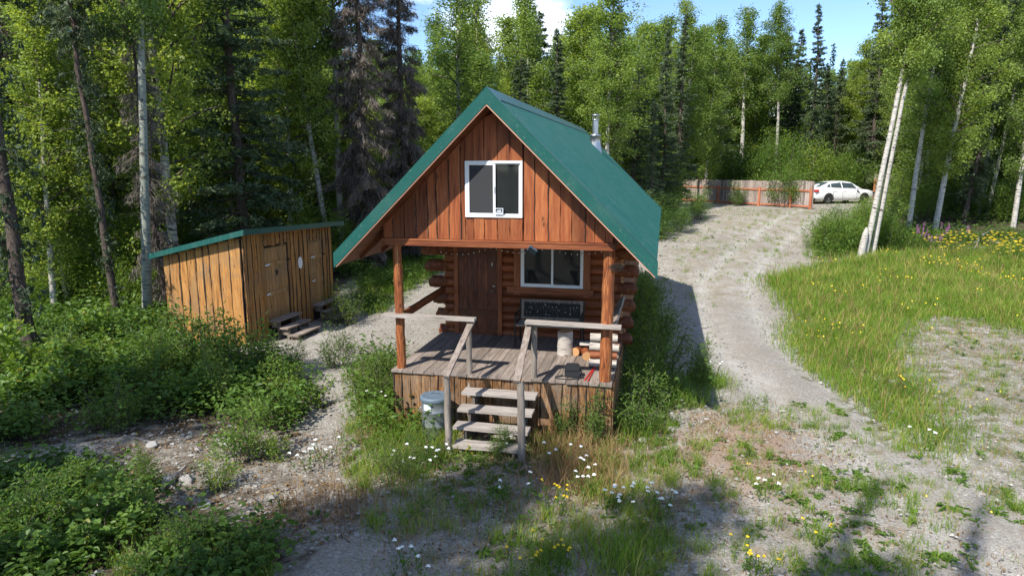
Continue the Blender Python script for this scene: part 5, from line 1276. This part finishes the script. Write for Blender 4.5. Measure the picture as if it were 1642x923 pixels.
for P_, n_, sd, hg in ((FOREST, 9000, 61, .28), (FORELEFT, 1300, 62, .16), (VERGE, 2500, 63, .4), (LUSHR, 500, 64, .3), (LUSHL, 260, 65, .3), (BEHIND, 700, 66, .25)):
    c = pts_in(P_, n_*3, sd, -.25, .3, .2)[:n_]; rosettes(gc, c, 9, .13, .085, sd, hg, .6, .42)
rg = np.random.RandomState(71); y = rg.uniform(17, 46, 26000); x = rg.uniform(-.85, .8, 26000)*y; k = [(zone(a, b) is not None) for a, b in zip(x, y)]; c = np.stack([x, y], 1)[k][:9000]; rosettes(gc, c, 8, .2, .13, 72, .35, .6, .4)
tag(gc.build('ground_cover', M['fern']), 'leafy ground cover on the forest floor', None, None, 'stuff')
lt = MB(); rg = np.random.RandomState(81)
for P_, n_ in ((FOREST, 5000), (FORELEFT, 4000), (FRONT, 1500), (DRY3, 700), (STONY, 3500), (FORE, 1500)):
    c = pts_in(P_, n_*3, 82+n_, -1)[:n_]; c3 = np.stack([c[:, 0], c[:, 1], gz(c[:, 0], c[:, 1])+.012], -1); leafquads(lt, c3, rg.uniform(.02, .07, len(c3)), rg, rg.uniform(0, 1, len(c3)), 0, .5, 0, .85)
tag(lt.build('leaf_litter', M['litter']), 'dead leaves and needles on the ground', None, None, 'stuff')
# loose stones
def stones(mb, c, s, seed, mi=0):
    rg = np.random.RandomState(seed); n = len(c); base = np.array([(1,0,0),(0,1,0),(-1,0,0),(0,-1,0),(0,0,.7),(0,0,-.5)], float)
    s = np.broadcast_to(s, (n,)); a = rg.uniform(0, 6.28, n); sc3 = np.stack([s*rg.uniform(.7, 1.3, n), s*rg.uniform(.6, 1.1, n), s*rg.uniform(.5, .9, n)], -1)
    v = base[None]*sc3[:, None]*rg.uniform(.8, 1.2, (n, 6, 1)); ca, sa = np.cos(a)[:, None], np.sin(a)[:, None]; v = np.stack([v[..., 0]*ca-v[..., 1]*sa, v[..., 0]*sa+v[..., 1]*ca, v[..., 2]], -1)
    v += np.stack([c[:, 0], c[:, 1], gz(c[:, 0], c[:, 1])+.25*s], -1)[:, None]
    f = np.array([(0,1,4),(1,2,4),(2,3,4),(3,0,4),(1,0,5),(2,1,5),(3,2,5),(0,3,5)]); mb.add(v.reshape(-1, 3), (np.arange(n)[:, None, None]*6+f[None]).reshape(-1, 3), mi, np.repeat(rg.uniform(0, 1, n), 6))
sm_ = MB(); rg = np.random.RandomState(91)
ALLG = wpoly([(-100, 1000), (-100, 560), (480, 560), (700, 440), (1060, 385), (1330, 345), (1500, 420), (1800, 500), (1800, 1000)])
c = pts_in(ALLG, 80000, 92, -3)[:38000]; stones(sm_, c, rg.gamma(2., .0065, len(c))+.006, 93)
c = pts_in(STONY, 9000, 94, -3)[:350]; stones(sm_, c, np.random.RandomState(95).gamma(1.6, .011, len(c))+.007, 96)
m, nt, out = newmat('pebbles'); t_ = attr(nt); princ(nt, out, mixc(nt, noise(nt, coords(nt), 30, 3), ramp(nt, t_, [(0, (.10,.095,.09)), (.5, (.27,.255,.235)), (.85, (.38,.355,.32)), (1, (.52,.49,.45))]), (.3, .28, .25)), .9); M['pebbles'] = m
tag(sm_.build('loose_gravel', m), 'loose gravel and pebbles', None, None, 'stuff')
def rock(px, py, s, label, seed):
    import bmesh
    x, y, z = gp(px, py); bm = bmesh.new(); bmesh.ops.create_icosphere(bm, subdivisions=3, radius=s); rg = np.random.RandomState(seed); dr = unit(rg.normal(0, 1, (9, 3))); dd = rg.uniform(.55, .9, 9)
    for v in bm.verts:
        p = np.array(v.co)
        for d, q in zip(dr, dd):
            e = p@d-q*s
            if e > 0: p = p-d*e
        p[2] *= .62; v.co = p
    me = bpy.data.meshes.new('rock'); bm.to_mesh(me); bm.free(); me.materials.append(M['stone']); o = bpy.data.objects.new('rock', me); col.objects.link(o); o.location = (x, y, z+s*.2); o.rotation_euler.z = seed; tag(o, label, 'rock', 'pale rocks lying around')
for a in ((362, 712, .13, 'pale rock at the top of the stony patch under the thicket', 1), (245, 715, .10, 'grey rock in the stony patch left of centre', 2), (300, 772, .12, 'rounded pale rock right of the broken roots', 3), (330, 812, .10, 'small white rock lying below the stony patch', 4), (18, 742, .14, 'pale flat rock at the left edge', 5), (48, 735, .09, 'small rock next to the flat one at the left edge', 6), (270, 775, .13, 'brownish rock beside the broken roots', 7), (1060, 632, .10, 'grey rock at the border of the roof shadow', 8), (1075, 690, .08, 'small pale rock right of the porch corner', 9), (1032, 708, .09, 'rock by the weeds at the right porch corner', 10)): rock(*a)
def stick(pa, pb, r, label, name='fallen_log', mat='grey', cat='log', seed=1, lift=0, group=None):
    a = np.array(gp(*pa)); b_ = np.array(gp(*pb)); q = np.random.RandomState(seed); n = 8; f = np.linspace(0, 1, n+1)[:, None]; p = a+(b_-a)*f+q.normal(0, r*.35, (n+1, 3)); p[:, 2] = gz(p[:, 0], p[:, 1])+r*.7+lift*f[:, 0]
    c0 = p.mean(0); m_ = MB(); m_.tube(p-c0, np.linspace(r, r*.65, n+1), 8, 0, True, .6, 1)
    tag(fixn(m_.build(name, [M['greylog'], M['endgrain'] if r > .05 else M['greylog']], None, True, tuple(c0))), label, cat, group)
m, nt, out = newmat('grey_log'); a_ = noise(nt, coords(nt, (4, 4, 14)), 3, 5, .7); princ(nt, out, ramp(nt, a_, [(.3, (.10,.085,.075)), (.55, (.28,.25,.22)), (.75, (.42,.39,.36))]), .9, 0, .1, bump(nt, a_, .5, .01)); M['greylog'] = m
stick((1600, 381), (1660, 390), .09, 'pale fallen log lying near the right edge of the photo', seed=1)
stick((1555, 395), (1590, 380), .07, 'grey fallen log pointing at the pale one', seed=2, lift=.3)
stick((1545, 402), (1590, 398), .08, 'grey fallen log behind the yellow flowers', seed=3)
stick((1570, 388), (1600, 400), .06, 'thin grey log crossing the brush pile', seed=4, lift=.25)
stick((1560, 404), (1575, 390), .05, 'short broken branch in the brush pile', seed=5, lift=.4, name='branch', cat='branch')
stick((200, 700), (250, 712), .025, 'dark twig lying above the stony patch', seed=6, name='branch', cat='branch')
stick((255, 790), (300, 760), .03, 'broken root by the brownish rock', seed=7, name='branch', cat='branch', lift=.12)
stick((262, 770), (290, 800), .02, 'thin root crossing the broken root', seed=8, name='branch', cat='branch', lift=.08)
stick((0, 560), (60, 548), .10, 'fallen log in the shade at the left edge', seed=9)
stick((1200, 560), (1240, 577), .008, 'thin dry stem lying on the sunny gravel', seed=10, name='branch', cat='branch')
# white flowers
fh = MB(); rg = np.random.RandomState(101)
def flowers(px, py, n, label, mat='whitefl', r=.12, h=(.2, .38), size=.024, name='white_flowers', cat='flowers', spike=False, seed=None):
    x, y, z = gp(px, py); q = np.random.RandomState(seed or px); t = thing(name, label, cat, (x, y, z)); S = MB(); Fl = MB(); L = MB()
    for k in range(n):
        dx, dy = q.normal(0, r, 2); hh = q.uniform(*h); zb = float(gz(x+dx, y+dy))-z; tp = np.array([dx+q.normal(0, .03), dy+q.normal(0, .03), zb+hh])
        S.tube([(dx*.6, dy*.6, zb), (dx*.85, dy*.85, zb+hh*.5), tuple(tp)], .004, 4, 0, False, .5)
        m = 7
        if spike:
            for j in range(16): c = tp+np.array([q.normal(0, .02), q.normal(0, .02), -.28*j/16]); Fl.lathe([(0, -.012), (.022, 0), (0, .012)], tuple(c), 5)
        else:
            for j in range(m):
                a = j*2.4; rr_ = size*.75*math.sqrt(j/m)*1.3; c = tp+np.array([rr_*math.cos(a), rr_*math.sin(a), q.normal(0, .004)])
                Fl.lathe([(0, -.006), (size*.42, 0), (size*.3, .009), (0, .012)], tuple(c), 6)
        lp = np.array([(dx*.8+q.normal(0, .03), dy*.8+q.normal(0, .03), zb+hh*q.uniform(.1, .7)) for _ in range(7)]); leafquads(L, lp, .06, q, q.uniform(.3, .8, 7), 0, .3, 0, .5, True)
    S.build('stems', M['fern'], t); Fl.build('blossoms', M[mat], t); L.build('leaves', M['fern'], t)
for a in ((644, 728+22, 3, 'white flowers left of the trash can in the grass'), (664, 758, 5, 'white flower heads at the left of the cluster below the can'), (690, 758, 5, 'white flower heads nearest the foot of the left newel post'), (714, 742, 3, 'two white flower heads beside the left newel post'),
          (808, 728, 5, 'white flowers touching the lowest stair tread'), (882, 752, 3, 'white flower tuft right of the stair foot'), (926, 748, 3, 'white flower head before the red dry grass'), (928, 770, 3, 'white flower head lower in the dry grass'), (924, 792, 3, 'white flat flower head in the shaded grass'), (941, 798, 3, 'small white flower head right of the flat one in the shaded grass'),
          (824, 806, 4, 'white flower heads in front of the stairs on the gravel'), (987, 816, 7, 'cluster of white flower heads in the shaded foreground grass'), (1010, 822, 4, 'white flower head between two foreground clusters'), (1050, 822, 9, 'tall white flower cluster at the right border of the foreground shade'), (668, 922, 6, 'white flowers at the bottom edge on dark gravel'),
          (1110, 612, 4, 'white flowers inside the roof shadow'), (1142, 604, 6, 'white flowers glowing at the edge of the roof shadow'), (1230, 798, 5, 'white flowers on the sunny stony ground'), (1497, 722, 4, 'white flower head at the tip of the green meadow'), (516, 744, 6, 'white flower cluster on the gravel left of the trash can'), (502, 752, 5, 'small white flower cluster next to the gravel shrubs'), (548, 562, 3, 'white flowers on the shady gravel path'), (610, 655, 4, 'white flowers at the foot of the left skirting')): flowers(*a)
for a in ((700, 690-18, 3, 'yellow flowers beside the trash can'), (868, 650, 6, 'yellow flowers reaching up beside the stair rail'), (892, 655, 5, 'yellow flower sprays against the skirting boards'), (912, 672, 3, 'single yellow flower spray low on the skirting'), (890, 822, 9, 'yellow flower cluster in the shaded foreground'), (838, 920, 5, 'yellow flowers at the bottom edge on the left'), (900, 918, 8, 'yellow flowers at the bottom edge near the tall grass'),
          (1205, 915, 10, 'bright yellow flowers at the bottom edge on sunny ground'), (1315, 868, 4, 'yellow flowers beside the long trunk shadow'), (762, 765, 3, 'yellow flower in front of the stairs'), (1105, 345+15, 7, 'yellow flowers by the bush beside the roof corner'), (458, 828, 2, 'lone yellow flower in the dry grass')): flowers(*a, mat='yellow', name='yellow_flowers', size=.017, h=(.22, .42))
for a in ((1482, 405, 14, 'pink purple flower spikes behind the meadow grass'), (1531, 400, 5, 'tall purple flower spike right of the yellow bank')): flowers(*a, mat='purple', name='purple_flowers', r=.35, h=(.8, 1.2), spike=True)
for a in ((1520, 408, 60, 'dense bank of yellow flowers below the banded birch', .6), (1600, 408, 45, 'bank of yellow flowers before the fallen logs', .6), (1628, 418, 40, 'yellow flower bank at the right edge of the photo', .5)):
    flowers(a[0], a[1], a[2], a[3], mat='yellow', name='yellow_flowers', r=a[4], h=(.45, .9), size=.045)
yf = MB()
for P_, n_, sd, hh in ((MEADOW, 1300, 111, .42), (RIGHTBARE, 120, 112, .14), (FORE, 50, 113, .14)):
    c = pts_in(P_, n_*6, sd, .35, .18)[:n_]; s = .007+.0009*c[:, 1]; rg = np.random.RandomState(sd); c3 = np.stack([c[:, 0], c[:, 1], gz(c[:, 0], c[:, 1])+hh*rg.uniform(.5, 1.2, len(c))], -1)
    leafquads(yf, c3, s*2.2, rg, rg.uniform(0, 1, len(c)), 0, .9, 0, .6)
tag(yf.build('meadow_flowers', M['yellow']), 'tiny yellow blossoms scattered through the meadow', None, None, 'stuff')

# ------------------------------------------------------------------ LIGHT
d = UU*.253+VV*.50+np.array([0, 0, -.618]); d = d/np.linalg.norm(d)
sun_d = bpy.data.lights.new('sun', 'SUN'); sun_d.energy = 4.4; sun_d.angle = R_(.55); sun_d.color = (1, .955, .88)
sun = bpy.data.objects.new('sun', sun_d); col.objects.link(sun); sun.rotation_euler = Vector(d).to_track_quat('-Z', 'Y').to_euler(); sun.location = (-20, -20, 40)
w = bpy.data.worlds.new('World'); sc.world = w; w.use_nodes = True; nt = w.node_tree; nt.nodes.clear()
o = nt.nodes.new('ShaderNodeOutputWorld'); bg = nt.nodes.new('ShaderNodeBackground'); sk_ = nt.nodes.new('ShaderNodeTexSky'); sk_.sky_type = 'NISHITA'; sk_.sun_disc = False
sk_.sun_elevation = math.asin(-d[2]); sk_.sun_rotation = math.atan2(-d[0], -d[1]); sk_.air_density = .75; sk_.dust_density = 0; sk_.ozone_density = 4; sk_.altitude = 200
tc = nt.nodes.new('ShaderNodeTexCoord'); mp = nt.nodes.new('ShaderNodeMapping'); mp.inputs['Scale'].default_value = (1, 1, 2.6); nt.links.new(tc.outputs['Generated'], mp.inputs[0])
n_ = noise(nt, mp.outputs[0], 3.2, 6, .55); cl = ramp(nt, n_, [(.54, 0.), (.64, .75)])
c = mixc(nt, cl, sk_.outputs[0], (7.5, 7.8, 8.4)); nt.links.new(c, bg.inputs[0]); bg.inputs[1].default_value = .15; nt.links.new(bg.outputs[0], o.inputs[0])
